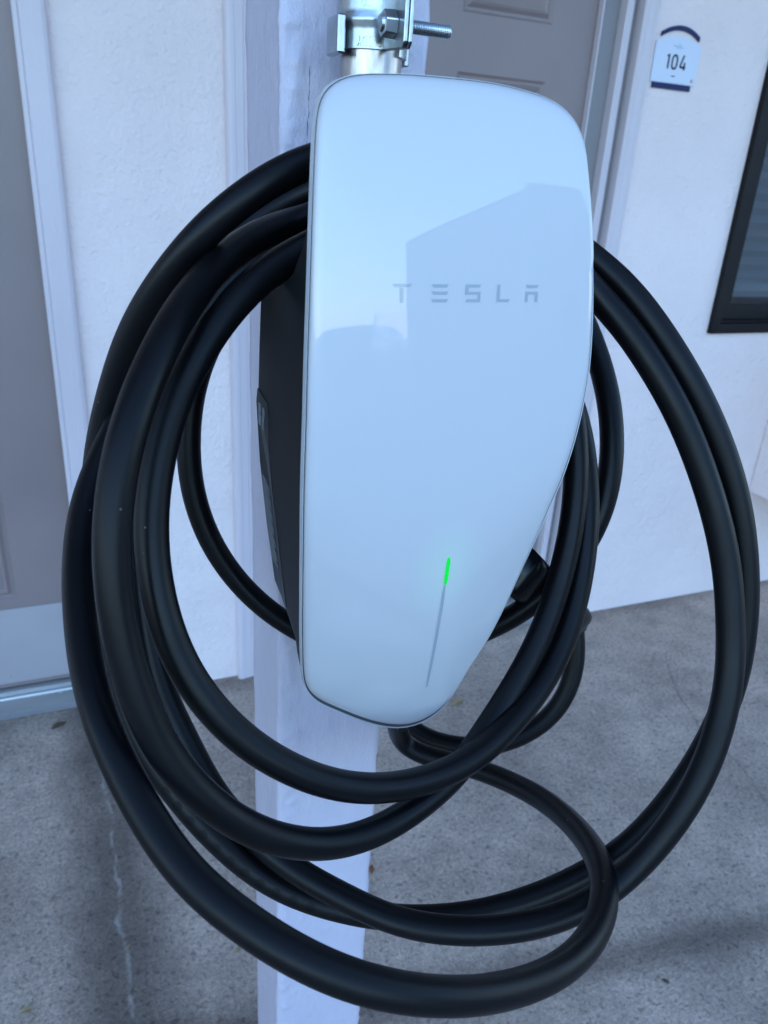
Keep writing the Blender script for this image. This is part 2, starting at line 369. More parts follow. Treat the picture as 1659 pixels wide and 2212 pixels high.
# ------------------------------------------------------------------ room number sign
sg = thing('room_number_sign', 'white plaque reading 104 with navy bands beside the door', 'sign', (1.535, W - .001, 1.604))
def arc(x0, x1, z_edge, rise, n=18): return [(x0 + (x1 - x0) * k / n, z_edge + rise * (1 - (2 * k / n - 1) ** 2)) for k in range(n + 1)]
bm = bmesh.new(); prism(bm, [(-.072, .014), (.073, .014)] + arc(-.073, .073, .1035, .0155)[::-1], -.003, 0); link('plate', bm, M_white, sg)
bm = bmesh.new(); prism(bm, arc(-.0615, .0625, .1135, .019) + arc(-.0615, .0625, .124, .019)[::-1], -.0045, -.0002); link('top_band', bm, M_navy, sg)
bm = bmesh.new(); prism(bm, [(-.0640, 0), (.0610, 0), (.0605, .0135), (-.0640, .0135)], -.0045, -.0002); link('bottom_band', bm, M_navy, sg)
def stroke(bm, pts, w, y0, y1, closed=False):
    P = [Vector((a, b)) for a, b in pts]; n = len(P); Lf = []; Rt = []
    for i in range(n):
        a = P[(i - 1) % n] if closed or i else P[i]; c = P[(i + 1) % n] if closed or i < n - 1 else P[i]
        t = (c - a).normalized(); nn = Vector((-t.y, t.x)); Lf.append(P[i] + nn * w / 2); Rt.append(P[i] - nn * w / 2)
    m_ = n if closed else n - 1
    for i in range(m_):
        j = (i + 1) % n; prism(bm, [tuple(Lf[i]), tuple(Lf[j]), tuple(Rt[j]), tuple(Rt[i])], y0, y1)
def digit(pts, w=.0050, closed=False):
    bm = bmesh.new()
    for p in pts: stroke(bm, p[0], w, -.0034, -.0029, p[1])
    return link('digit', bm, M_ink, sg)
digit([([(-.0305, .0735), (-.0245, .0785), (-.0245, .046)], False)])
zo = [(-.0045 + .0078 * math.copysign(abs(math.cos(a)) ** .7, math.cos(a)), .0622 + .0150 * math.copysign(abs(math.sin(a)) ** .8, math.sin(a))) for a in [2 * math.pi * k / 24 for k in range(24)]]
digit([(zo, True)])
digit([([(.0235, .0795), (.0150, .0545), (.0150, .0525), (.0330, .0525)], False), ([(.0285, .0640), (.0285, .0460)], False)])
bm = bmesh.new()
stroke(bm, [(-.016, .0985), (-.008, .0965), (.002, .0975), (.014, .0945)], .0026, -.0034, -.0029)
stroke(bm, [(-.004, .1015), (.002, .1030), (.008, .0995)], .0013, -.0034, -.0029)
stroke(bm, [(-.007, .0935), (.006, .0925)], .0012, -.0034, -.0029); link('emblem', bm, M_pale, sg)
bm = bmesh.new()
for k in range(7): cyl(bm, (-.010 + k * .0024, -.0029, .0305 - .0008 * (k % 2)), (-.010 + k * .0024, -.0034, .0305 - .0008 * (k % 2)), .0009 if k not in (3, 4) else .0016, n=8)
link('braille_dots', bm, M_ink, sg)
bm = bmesh.new(); cyl(bm, (.0615, -.0029, .0245), (.0615, -.0034, .0245), .0042, n=14); link('seal', bm, M_red, sg)

# cable course, metres, relative to the camera height
STR = {
'1': [(0.215, 0.4441, -0.4016), (0.2156, 0.4328, -0.4123), (0.2245, 0.4207, -0.4156), (0.2371, 0.4083, -0.413), (0.2488, 0.3947, -0.4095), (0.2587, 0.3796, -0.4056), (0.2664, 0.3629, -0.401), (0.2719, 0.3449, -0.3953), (0.2748, 0.3257, -0.3885), (0.2747, 0.3056, -0.3814), (0.2719, 0.2852, -0.3738), (0.2669, 0.2652, -0.3663), (0.2597, 0.2467, -0.36), (0.2504, 0.2306, -0.3557), (0.2392, 0.2173, -0.3529), (0.2265, 0.2065, -0.3506), (0.2127, 0.1978, -0.3477), (0.1978, 0.1911, -0.3435), (0.1829, 0.1859, -0.3384), (0.1684, 0.182, -0.3325), (0.1546, 0.1792, -0.3263), (0.1416, 0.1772, -0.3201), (0.1296, 0.1761, -0.3141), (0.1184, 0.1759, -0.3084), (0.108, 0.1763, -0.3033), (0.0984, 0.1775, -0.2987), (0.0895, 0.1795, -0.2943), (0.0813, 0.1821, -0.2903), (0.0735, 0.1854, -0.2866), (0.0663, 0.1892, -0.2832), (0.0596, 0.1936, -0.2799), (0.0532, 0.1985, -0.2768), (0.0471, 0.2038, -0.2739), (0.0412, 0.2095, -0.2711), (0.0355, 0.2156, -0.2684), (0.0298, 0.2219, -0.2657), (0.0246, 0.2286, -0.2627), (0.0202, 0.2354, -0.2591), (0.0163, 0.2425, -0.255), (0.0128, 0.2497, -0.2505), (0.0094, 0.2572, -0.246), (0.0062, 0.2649, -0.2413), (0.0031, 0.2728, -0.2365), (0.0003, 0.2811, -0.2317), (-0.0022, 0.2896, -0.2266), (-0.0044, 0.2986, -0.2215), (-0.0059, 0.3078, -0.2161), (-0.0067, 0.3174, -0.2106), (-0.0068, 0.3272, -0.2048), (-0.0066, 0.3374, -0.1988), (-0.0063, 0.3479, -0.1926), (-0.0056, 0.3586, -0.1861), (-0.0043, 0.3692, -0.1793), (-0.0022, 0.3794, -0.172), (0.0007, 0.3891, -0.1642), (0.0049, 0.3979, -0.1562), (0.0102, 0.4059, -0.1481), (0.0162, 0.4133, -0.1398), (0.0226, 0.4208, -0.1314), (0.0286, 0.4283, -0.1225), (0.0343, 0.4356, -0.113), (0.0401, 0.4419, -0.1031), (0.0466, 0.4468, -0.0931), (0.0539, 0.4505, -0.0833), (0.0616, 0.4533, -0.0735), (0.0696, 0.4553, -0.0638), (0.0779, 0.4566, -0.0542), (0.0865, 0.4572, -0.045), (0.0956, 0.4569, -0.0363), (0.1052, 0.4558, -0.0282), (0.1154, 0.4539, -0.0211), (0.126, 0.4512, -0.0149), (0.1367, 0.4481, -0.0093)],
'2': [(0.2719, 0.3699, -0.0315), (0.2797, 0.3625, -0.0375), (0.2869, 0.3552, -0.0443), (0.2933, 0.348, -0.052), (0.299, 0.3411, -0.0603), (0.3043, 0.3344, -0.0691), (0.3096, 0.3281, -0.0782), (0.3149, 0.322, -0.0874), (0.3201, 0.3162, -0.097), (0.325, 0.3107, -0.1071), (0.3296, 0.3055, -0.1175), (0.334, 0.3006, -0.1284), (0.3381, 0.2958, -0.1395), (0.3417, 0.2914, -0.1511), (0.3447, 0.2872, -0.1631), (0.3471, 0.2833, -0.1755), (0.349, 0.2796, -0.1881), (0.3504, 0.276, -0.2009), (0.3512, 0.2726, -0.2139), (0.3511, 0.2694, -0.2271), (0.3503, 0.2664, -0.2403), (0.3487, 0.2636, -0.2536), (0.3461, 0.2611, -0.2667), (0.342, 0.2593, -0.2795), (0.337, 0.2578, -0.2921), (0.3314, 0.2565, -0.3044), (0.3251, 0.2555, -0.3165), (0.318, 0.2549, -0.3281), (0.3103, 0.2545, -0.3395), (0.3022, 0.2544, -0.3505), (0.2932, 0.2547, -0.3609), (0.2834, 0.2557, -0.3704), (0.2726, 0.2573, -0.3784), (0.261, 0.2594, -0.3854), (0.2491, 0.2617, -0.3917), (0.2369, 0.2641, -0.3973), (0.2244, 0.267, -0.4021), (0.2118, 0.2702, -0.4061), (0.199, 0.2738, -0.4093), (0.1862, 0.2778, -0.4116), (0.1733, 0.2821, -0.4129), (0.1605, 0.2867, -0.4133), (0.1477, 0.2915, -0.4127), (0.1351, 0.2966, -0.4111), (0.1229, 0.3018, -0.4083), (0.1108, 0.3072, -0.4047), (0.099, 0.3126, -0.4006), (0.0878, 0.3182, -0.3955), (0.0775, 0.324, -0.3888), (0.0681, 0.3301, -0.381), (0.0595, 0.3361, -0.3725), (0.0515, 0.3423, -0.3635), (0.0439, 0.3485, -0.3543), (0.037, 0.3547, -0.3447), (0.0305, 0.361, -0.335), (0.0243, 0.3673, -0.3251), (0.0189, 0.3735, -0.3149), (0.0147, 0.3796, -0.3041), (0.0116, 0.3854, -0.2927), (0.0093, 0.391, -0.2811), (0.0075, 0.3965, -0.2693), (0.0061, 0.4016, -0.2573), (0.0053, 0.4065, -0.2453), (0.0048, 0.4112, -0.2331), (0.0046, 0.4155, -0.2209), (0.0046, 0.4196, -0.2086), (0.0049, 0.4233, -0.1962), (0.0058, 0.4265, -0.1837), (0.0071, 0.429, -0.1712), (0.0091, 0.4307, -0.1586), (0.0119, 0.4309, -0.1458), (0.0152, 0.4295, -0.1329), (0.0188, 0.4266, -0.1201), (0.0227, 0.4226, -0.1074), (0.0266, 0.4181, -0.0951), (0.0309, 0.413, -0.0833), (0.0358, 0.4074, -0.0723), (0.0413, 0.4013, -0.062), (0.0471, 0.3954, -0.0523), (0.053, 0.39, -0.0433), (0.0591, 0.3854, -0.0348), (0.0656, 0.382, -0.0269), (0.0729, 0.3794, -0.02), (0.081, 0.3779, -0.0137), (0.0893, 0.3778, -0.0076), (0.0984, 0.3787, -0.0019), (0.1081, 0.38, 0.003), (0.1183, 0.3813, 0.0075)],
'3': [(0.265, 0.3555, -0.0472), (0.2723, 0.3486, -0.0538), (0.2788, 0.3418, -0.0614), (0.2846, 0.3352, -0.0696), (0.29, 0.3287, -0.0783), (0.2951, 0.3226, -0.0873), (0.3002, 0.3166, -0.0965), (0.305, 0.3109, -0.1061), (0.3094, 0.3054, -0.1162), (0.3134, 0.3001, -0.1265), (0.3171, 0.295, -0.1372), (0.3204, 0.2899, -0.148), (0.3235, 0.2849, -0.1591), (0.3261, 0.2799, -0.1703), (0.328, 0.275, -0.1817), (0.329, 0.2702, -0.1932), (0.3292, 0.2655, -0.2049), (0.3288, 0.2609, -0.2165), (0.3281, 0.2562, -0.2281), (0.3269, 0.2515, -0.2396), (0.3246, 0.2472, -0.251), (0.321, 0.2434, -0.2623), (0.3168, 0.2398, -0.2735), (0.3121, 0.2367, -0.2846), (0.3067, 0.2341, -0.2956), (0.3006, 0.2322, -0.3064), (0.2942, 0.231, -0.3173), (0.2874, 0.2304, -0.3281), (0.2802, 0.2305, -0.3388), (0.2724, 0.231, -0.3491), (0.2636, 0.2313, -0.3583), (0.2531, 0.2316, -0.3653), (0.2412, 0.2317, -0.3701), (0.2287, 0.2321, -0.3734), (0.2161, 0.2335, -0.3754), (0.2037, 0.236, -0.3768), (0.1918, 0.2396, -0.3783), (0.1805, 0.244, -0.3801), (0.1695, 0.2494, -0.3819), (0.159, 0.2556, -0.3835), (0.1487, 0.2626, -0.3849), (0.1388, 0.2703, -0.3856), (0.1296, 0.2787, -0.3847), (0.1208, 0.2875, -0.383), (0.1117, 0.2964, -0.3814), (0.1025, 0.3054, -0.3794), (0.0935, 0.3144, -0.3767), (0.0851, 0.3236, -0.3727), (0.0772, 0.3327, -0.3676), (0.0695, 0.3418, -0.3619), (0.0621, 0.3507, -0.3555), (0.0561, 0.3594, -0.3476), (0.0513, 0.3678, -0.3385), (0.047, 0.3759, -0.3287), (0.0429, 0.3837, -0.3186), (0.0384, 0.3914, -0.3084), (0.0341, 0.3987, -0.2978), (0.0315, 0.4054, -0.2864), (0.0302, 0.4115, -0.2743), (0.0293, 0.4173, -0.2619), (0.0287, 0.4227, -0.2493), (0.0286, 0.4278, -0.2366), (0.029, 0.4324, -0.2238), (0.0299, 0.4367, -0.2108), (0.0313, 0.4405, -0.1979), (0.0336, 0.4439, -0.185), (0.0363, 0.4469, -0.1721), (0.0394, 0.4496, -0.1593), (0.0431, 0.4518, -0.1466), (0.0476, 0.4535, -0.1342), (0.0529, 0.4546, -0.1221), (0.0588, 0.4553, -0.1104), (0.0653, 0.4555, -0.0989), (0.0722, 0.4552, -0.0879), (0.0795, 0.4545, -0.0772), (0.0873, 0.4533, -0.067), (0.096, 0.4513, -0.0577), (0.1055, 0.4482, -0.0499), (0.1159, 0.4437, -0.0441), (0.1268, 0.4383, -0.0397), (0.1287, 0.4374, -0.039)],
'4': [(0.285, 0.3846, -0.1104), (0.2868, 0.3787, -0.1226), (0.2876, 0.3731, -0.1351), (0.2875, 0.3678, -0.1479), (0.2865, 0.3627, -0.1607), (0.2847, 0.3579, -0.1735), (0.2821, 0.3533, -0.1863), (0.2787, 0.3488, -0.199), (0.2745, 0.3444, -0.2114), (0.2695, 0.3399, -0.2235), (0.2637, 0.3352, -0.2352), (0.2569, 0.3305, -0.2463), (0.2493, 0.3257, -0.2567), (0.2408, 0.3211, -0.2664), (0.2318, 0.3168, -0.2757), (0.2225, 0.3125, -0.2845), (0.2125, 0.3081, -0.2924), (0.2022, 0.3028, -0.2993), (0.1921, 0.2966, -0.3055), (0.1808, 0.2908, -0.31), (0.1682, 0.2857, -0.3126), (0.1553, 0.2808, -0.3141), (0.1424, 0.276, -0.3146), (0.1295, 0.2717, -0.314), (0.1165, 0.268, -0.3121), (0.1037, 0.265, -0.3086), (0.0913, 0.263, -0.3037), (0.0796, 0.2618, -0.2974), (0.0687, 0.2613, -0.2902), (0.0587, 0.2614, -0.2822), (0.0497, 0.262, -0.2737), (0.0417, 0.2632, -0.265), (0.0346, 0.2647, -0.2561), (0.0285, 0.2666, -0.2469), (0.0234, 0.2688, -0.2376), (0.0193, 0.2711, -0.2281), (0.0162, 0.2735, -0.2185), (0.0138, 0.276, -0.209), (0.0119, 0.2785, -0.1995), (0.0102, 0.2811, -0.1902), (0.0089, 0.2836, -0.181), (0.0081, 0.2861, -0.1719), (0.0078, 0.2885, -0.1627), (0.0079, 0.2908, -0.1537), (0.0084, 0.2932, -0.1449), (0.0094, 0.2956, -0.1362), (0.0108, 0.2981, -0.1276), (0.0127, 0.3009, -0.1194), (0.0151, 0.304, -0.1113), (0.0178, 0.3076, -0.1036), (0.021, 0.3119, -0.0961), (0.0247, 0.3169, -0.0889), (0.029, 0.3227, -0.0819), (0.034, 0.3295, -0.0752), (0.0394, 0.3374, -0.0686), (0.0455, 0.3466, -0.0621), (0.0524, 0.3568, -0.0557), (0.0605, 0.3678, -0.0495), (0.0697, 0.3796, -0.0435), (0.0803, 0.3918, -0.0378), (0.0922, 0.4042, -0.0327), (0.1055, 0.4164, -0.0284), (0.1201, 0.4278, -0.0254), (0.1304, 0.4351, -0.0239)],
'5': [(0.2955, 0.4003, -0.1148), (0.2986, 0.3927, -0.1266), (0.3005, 0.3854, -0.1388), (0.3011, 0.3785, -0.1513), (0.3009, 0.3719, -0.1639), (0.3, 0.3655, -0.1767), (0.2981, 0.3594, -0.1894), (0.2954, 0.3535, -0.2021), (0.2918, 0.3478, -0.2146), (0.2875, 0.342, -0.2268), (0.2823, 0.3364, -0.2386), (0.2761, 0.3307, -0.25), (0.2687, 0.3251, -0.2606), (0.2599, 0.3194, -0.2701), (0.2492, 0.3138, -0.278), (0.237, 0.3079, -0.2842), (0.2241, 0.3017, -0.289), (0.2109, 0.2956, -0.2929), (0.1975, 0.29, -0.2959), (0.1838, 0.2853, -0.2975), (0.1696, 0.2817, -0.2973), (0.1555, 0.2789, -0.2958), (0.1416, 0.2768, -0.2933), (0.1283, 0.2752, -0.29), (0.1156, 0.2746, -0.2854), (0.1037, 0.2748, -0.2798), (0.0926, 0.2756, -0.2735), (0.0824, 0.277, -0.2667), (0.0728, 0.2789, -0.2598), (0.0641, 0.2813, -0.2526), (0.0564, 0.2841, -0.2449), (0.0498, 0.2873, -0.2367), (0.0441, 0.2908, -0.2282), (0.0387, 0.2946, -0.2199), (0.0344, 0.2985, -0.2113), (0.0311, 0.3025, -0.2024), (0.0289, 0.3064, -0.1932), (0.0274, 0.3103, -0.1838), (0.0263, 0.3141, -0.1745), (0.0258, 0.3179, -0.1652), (0.0261, 0.3215, -0.1559), (0.027, 0.325, -0.1465), (0.0285, 0.3285, -0.1373), (0.0307, 0.3319, -0.1282), (0.0335, 0.3352, -0.1192), (0.0368, 0.3388, -0.1104), (0.0403, 0.3427, -0.1017), (0.0447, 0.3465, -0.0934), (0.0501, 0.3503, -0.0854), (0.0562, 0.3542, -0.0777), (0.0627, 0.3585, -0.0701), (0.0696, 0.363, -0.0626), (0.0773, 0.3674, -0.0555), (0.0859, 0.3715, -0.0489), (0.0954, 0.375, -0.0431), (0.1055, 0.3784, -0.0375)],
'6': [(0.3223, 0.4313, -0.0765), (0.3247, 0.4215, -0.0882), (0.3266, 0.412, -0.1001), (0.3277, 0.403, -0.1122), (0.3281, 0.3949, -0.1248), (0.3274, 0.3876, -0.1376), (0.3261, 0.3813, -0.1508), (0.3242, 0.376, -0.1643), (0.3215, 0.3717, -0.178), (0.3178, 0.3688, -0.1917), (0.3126, 0.3673, -0.2054), (0.3062, 0.3671, -0.2187), (0.299, 0.368, -0.2319), (0.2912, 0.3699, -0.2447), (0.2821, 0.373, -0.2566), (0.2719, 0.3773, -0.2674), (0.261, 0.3823, -0.2775), (0.2493, 0.3879, -0.2865), (0.2369, 0.394, -0.2943), (0.2239, 0.4003, -0.301), (0.2103, 0.4068, -0.3062), (0.1962, 0.4133, -0.3096), (0.1818, 0.42, -0.3111), (0.1674, 0.4267, -0.3105), (0.1532, 0.4332, -0.3076), (0.1398, 0.4397, -0.3021), (0.1272, 0.4459, -0.2945), (0.1152, 0.4516, -0.2857), (0.1043, 0.4568, -0.2754), (0.0946, 0.4617, -0.2638), (0.0862, 0.4661, -0.2512), (0.0792, 0.4701, -0.2378), (0.0738, 0.4736, -0.2237), (0.0699, 0.4768, -0.2091), (0.0676, 0.4795, -0.1944), (0.0669, 0.4818, -0.1796), (0.0676, 0.4838, -0.1648), (0.0691, 0.4855, -0.1503), (0.0716, 0.4869, -0.1362), (0.0755, 0.4877, -0.1224), (0.0807, 0.4878, -0.1091), (0.0871, 0.4873, -0.0965), (0.0945, 0.4859, -0.0846), (0.1031, 0.4837, -0.0738), (0.1127, 0.4803, -0.0643), (0.1233, 0.4756, -0.0565), (0.1345, 0.4698, -0.0507), (0.1403, 0.4666, -0.0482)],
'7': [(0.3562, 0.4225, -0.3185), (0.3577, 0.4163, -0.336), (0.3565, 0.4113, -0.3538), (0.3519, 0.4078, -0.3714), (0.3438, 0.4065, -0.3879), (0.3322, 0.4078, -0.4021), (0.3183, 0.4115, -0.4136), (0.3031, 0.417, -0.4226), (0.2873, 0.4241, -0.4286), (0.2714, 0.433, -0.4312), (0.2559, 0.4431, -0.4307), (0.2415, 0.454, -0.4275), (0.2309, 0.4655, -0.4196), (0.2273, 0.4713, -0.4138)],
}

# ------------------------------------------------------------------ post
post = thing('porch_post', 'square white painted wooden post with lumpy paint carrying the charger', 'post', (XS, .478, 0))
def post_mesh():
    hw = .0445; d = .089; z0, z1 = .0, 2.6; bm = bmesh.new(); nz = 1300
    # section walked anticlockwise from the front left corner, dense on the front and left faces
    sec = []
    r = .0035
    for k in range(27): sec.append((-hw + r + (2 * hw - 2 * r) * k / 26, 0, 0, -1))
    for a in (-67.5, -45, -22.5): sec.append((hw - r + r * math.cos(math.radians(a)), r + r * math.sin(math.radians(a)), math.cos(math.radians(a)), math.sin(math.radians(a))))
    for k in range(5): sec.append((hw, r + (d - 2 * r) * k / 4, 1, 0))
    for k in range(5): sec.append((hw - r - (2 * hw - 2 * r) * k / 4, d, 0, 1))
    for k in range(15): sec.append((-hw, d - r - (d - 2 * r) * k / 14, -1, 0))
    for a in (202.5, 225, 247.5): sec.append((-hw + r + r * math.cos(math.radians(a)), r + r * math.sin(math.radians(a)), math.cos(math.radians(a)), math.sin(math.radians(a))))
    prev = None
    for i in range(nz + 1):
        z = z0 + (z1 - z0) * i / nz; row = []
        for (x, y, nx, ny) in sec:
            p = Vector((x, y, z))
            g = noise.noise(Vector((x * 160, y * 160, z * 22))) * .00045 + noise.noise(Vector((x * 420, y * 420, z * 70 + 9))) * .00022
            q = noise.noise(Vector((x * 26, y * 26, z * 9 + 3)))
            g += .0005 * q
            if ny < -.2 or nx < -.2:      # thick drips and filler beside the left arris
                s = math.exp(-((x + hw - .009) / .006) ** 2) if ny < -.5 else (.5 if ny < -.2 else .15)
                lump = noise.noise(Vector((x * 120 + 5, 2, z * 38))); l2 = noise.noise(Vector((x * 60, 7, z * 95)))
                g += s * (.0025 * max(0, lump + .2) + .0034 * max(0, l2 - .05))
                if 1.37 < z < 1.47 or z < .85: g += s * .0004
            # the arris itself wanders
            c = math.exp(-((abs(x) - hw) ** 2) / .00002) if abs(ny) > .1 else 0
            g += c * .0013 * noise.noise(Vector((3, x * 10, z * 30)))
            row.append(bm.verts.new((x + nx * g, y + ny * g, z)))
        if prev:
            n = len(row)
            for k in range(n): bm.faces.new((prev[k], prev[(k + 1) % n], row[(k + 1) % n], row[k]))
        prev = row
    return bm
link('shaft', post_mesh(), M_post, post, smooth=True)
# the long hairline split in the paint above the charger
bm = bmesh.new(); L = []; rr = random.Random(11)
for k in range(46):
    z = H + .055 - k * .0018 + .0; x = -.028 + .0006 * noise.noise(Vector((0, 0, k * .35))) * 3 - .00004 * k; w = .00015 * rr.uniform(.2, 1.6)
    L.append((bm.verts.new((x - w, -.00135, z)), bm.verts.new((x + w, -.00135, z))))
for a, b in zip(L, L[1:]): bm.faces.new((a[0], a[1], b[1], b[0]))
link('paint_crack', bm, M_seam, post)

# ------------------------------------------------------------------ charger
ch = thing('wall_charger', 'white glass fronted electric car charger with a green status light on the post', 'car charger', (XS, 0, H))
OUT = [(-0.069, 0.0252), (-0.0684, 0.0277), (-0.067, 0.0302), (-0.0653, 0.0324), (-0.0626, 0.0344), (-0.0591, 0.036), (-0.0543, 0.0372), (-0.0488, 0.0381), (-0.0409, 0.0389), (-0.0305, 0.0397), (-0.0201, 0.0401), (-0.0094, 0.0403), (0.0017, 0.0404), (0.0131, 0.0401), (0.0248, 0.039), (0.034, 0.0378), (0.042, 0.036), (0.0479, 0.0337), (0.0522, 0.031), (0.0559, 0.0272), (0.0588, 0.0226), (0.0612, 0.016), (0.0637, 0.0063), (0.0663, -0.0037), (0.069, -0.0159), (0.0712, -0.0285), (0.0732, -0.0414), (0.0749, -0.0547), (0.0762, -0.0699), (0.0767, -0.0822), (0.0763, -0.0934), (0.0755, -0.1038), (0.0745, -0.1137), (0.073, -0.1251), (0.0709, -0.1361), (0.0684, -0.1479), (0.0653, -0.1604), (0.0624, -0.1746), (0.059, -0.1899), (0.0561, -0.2053), (0.0528, -0.222), (0.0485, -0.239), (0.0443, -0.253), (0.0393, -0.265), (0.0342, -0.2759), (0.0298, -0.2864), (0.0261, -0.2938), (0.0228, -0.2994), (0.0189, -0.3034), (0.0139, -0.3068), (0.0085, -0.3088), (0.0013, -0.3096), (-0.0056, -0.3088), (-0.0146, -0.3057), (-0.0241, -0.3008), (-0.0345, -0.2941), (-0.044, -0.2871), (-0.052, -0.281), (-0.0588, -0.2758), (-0.0628, -0.2716), (-0.066, -0.267), (-0.0681, -0.2621), (-0.0693, -0.2556), (-0.0705, -0.245), (-0.0719, -0.2272), (-0.0736, -0.1998), (-0.0751, -0.1711), (-0.0761, -0.1421), (-0.076, -0.1219), (-0.0755, -0.1027), (-0.0749, -0.0836), (-0.0742, -0.0671), (-0.0734, -0.0502), (-0.0726, -0.0333), (-0.0719, -0.017), (-0.0712, -0.0029), (-0.0705, 0.0092), (-0.0698, 0.0193)]
EX_ = [(-.10, 0), (-.14, .001), (-.18, .004), (-.22, .007), (-.26, .009), (-.32, .008)]
TILT = [(0.05, 6.4), (0.02, 6.0), (-0.02, 5.4), (-0.045, 5.5), (-0.07, 5.6), (-0.1, 4.4), (-0.14, 0.9), (-0.178, -3.6), (-0.21, -5.4), (-0.24, -6.2), (-0.27, -6.6), (-0.33, -7)]
YC = {}
def build_yc():
    z = -.045; y = .3175; YC[z] = y
    zz = z
    while zz < .07: y += math.tan(math.radians(lerp(TILT, zz + .0005))) * .001; zz += .001; YC[zz] = y
    zz = z; y = .3175
    while zz > -.35: y -= math.tan(math.radians(lerp(TILT, zz - .0005))) * .001; zz -= .001; YC[zz] = y
build_yc(); YCT = sorted(YC.items())
def yc(z): return lerp(YCT, z)
EDGE = [(z * .002, yc(z * .002) + .0045 + lerp(EX_, z * .002)) for z in range(-165, 26)]
ZC = -.13; RND = .0060; DROP = .0034
def inset(ox, oz):        # how much of the clear edge and gasket shows round the glass
    a = lerp([(-.325, .0034), (-.275, .0028), (-.250, .0010), (-.20, .0007), (.05, .0007)], oz)
    return max(a, .0021) if ox > .01 and oz < -.03 else a
def closed(out):
    P = [(x, 0, z) for x, z in out]; R = spline(P[-2:] + P + P[:2], .0022)
    i0 = min(range(len(R) // 3), key=lambda i: (R[i] - Vector(P[0])).length); i1 = max(range(len(R) // 2, len(R)), key=lambda i: -(R[i] - Vector(P[0])).length)
    R = [(p.x, p.z) for p in R[i0:i1]]
    for _ in range(6): R = [((R[i - 1][0] + 2 * R[i][0] + R[(i + 1) % len(R)][0]) / 4, (R[i - 1][1] + 2 * R[i][1] + R[(i + 1) % len(R)][1]) / 4) for i in range(len(R))]
    return R
CL = closed(OUT)
def side(z, sgn):       # half width of the outline on one side at a height
    best = 0
    for i in range(len(CL)):
        (x0, z0), (x1, z1) = CL[i - 1], CL[i]
        if (z0 - z) * (z1 - z) <= 0 and z0 != z1:
            x = (x0 + (x1 - x0) * (z - z0) / (z1 - z0)) * sgn
            best = max(best, x)
    return best
def face_pt(x, z):
    """depth of the glass at a point inside the outline"""
    best = None; dx, dz = x, z - ZC; r = math.hypot(dx, dz)
    if r < 1e-6: return yc(z)
    a = math.atan2(dz, dx)
    for (ox, oz) in CL:
        d = abs((math.atan2(oz - ZC, ox) - a + math.pi) % (2 * math.pi) - math.pi)
        if best is None or d < best[0]: best = (d, ox, oz)
    ro = math.hypot(best[1], best[2] - ZC); s = min(1, r / ro)
    return depth(s, z, best[2], ro)
def depth(s, z, zo, ro):
    full = lerp(EDGE, zo) - yc(zo)
    base = max(0, full - DROP) ; y = yc(z) + base * s ** lerp([(-.20, 2.6), (-.10, 5.5)], z)
    t = (s * ro - (ro - RND)) / RND
    if t > 0: y += DROP * (1 - math.sqrt(max(0, 1 - min(1, t) ** 2)))
    return y
bm = bmesh.new(); rings = []
SS = [k / 26 for k in range(1, 27)]
CLO = CL; CL = [(ox * (1 - inset(ox, oz) / math.hypot(ox, oz - ZC)), ZC + (oz - ZC) * (1 - inset(ox, oz) / math.hypot(ox, oz - ZC))) for ox, oz in CL]
n = len(CL)
for s in SS:
    row = []
    for ox, oz in CL:
        ro = math.hypot(ox, oz - ZC); k = 1 - RND / ro; q = s * k; x = ox * q; z = ZC + (oz - ZC) * q
        row.append(bm.verts.new((x, depth(q, z, oz, ro), z)))
    rings.append(row)
for t in (.25, .45, .62, .76, .87, .95, .99, 1.0):
    row = []
    for ox, oz in CL:
        ro = math.hypot(ox, oz - ZC); q = 1 - RND / ro * (1 - t); x = ox * q; z = ZC + (oz - ZC) * q
        row.append(bm.verts.new((x, depth(q, z, oz, ro), z)))
    rings.append(row)
row = []
for ox, oz in CL:
    ro = math.hypot(ox, oz - ZC); row.append(bm.verts.new((ox, depth(1, oz, oz, ro) + .0022, oz)))
rings.append(row); row2 = []
for ox, oz in CL:
    ro = math.hypot(ox, oz - ZC); q = 1 - .0016 / ro; row2.append(bm.verts.new((ox * q, depth(1, oz, oz, ro) + .0024, ZC + (oz - ZC) * q)))
rings.append(row2)
cv = bm.verts.new((0, yc(ZC), ZC))
for k in range(n): bm.faces.new((cv, rings[0][(k + 1) % n], rings[0][k]))
for a, b in zip(rings, rings[1:]):
    for k in range(n): bm.faces.new((a[k], a[(k + 1) % n], b[(k + 1) % n], b[k]))
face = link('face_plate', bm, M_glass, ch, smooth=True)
CL = CLO
# gasket and thin bright carrier lip round the glass
def band(name, frac, y0, y1, m, wall=.003):
    bm = bmesh.new(); R = []
    for add_, yy in ((0, y0), (0, y1), (wall, y1), (wall, y0)):
        R.append([bm.verts.new((ox * (1 - (inset(ox, oz) * frac + add_) / math.hypot(ox, oz - ZC)), lerp(EDGE, oz) + yy - max(0, inset(ox, oz) - .0014) * .9, ZC + (oz - ZC) * (1 - (inset(ox, oz) * frac + add_) / math.hypot(ox, oz - ZC)))) for ox, oz in CL])
    for a, b in zip(R, R[1:] + R[:1]):
        for k in range(n): bm.faces.new((a[k], a[(k + 1) % n], b[(k + 1) % n], b[k]))
    return link(name, bm, m, ch, smooth=False)
band('gasket', .38, .0008, .0040, M_seam)
band('carrier_rim', 0, .0010, .0058, M_rim, .0008)
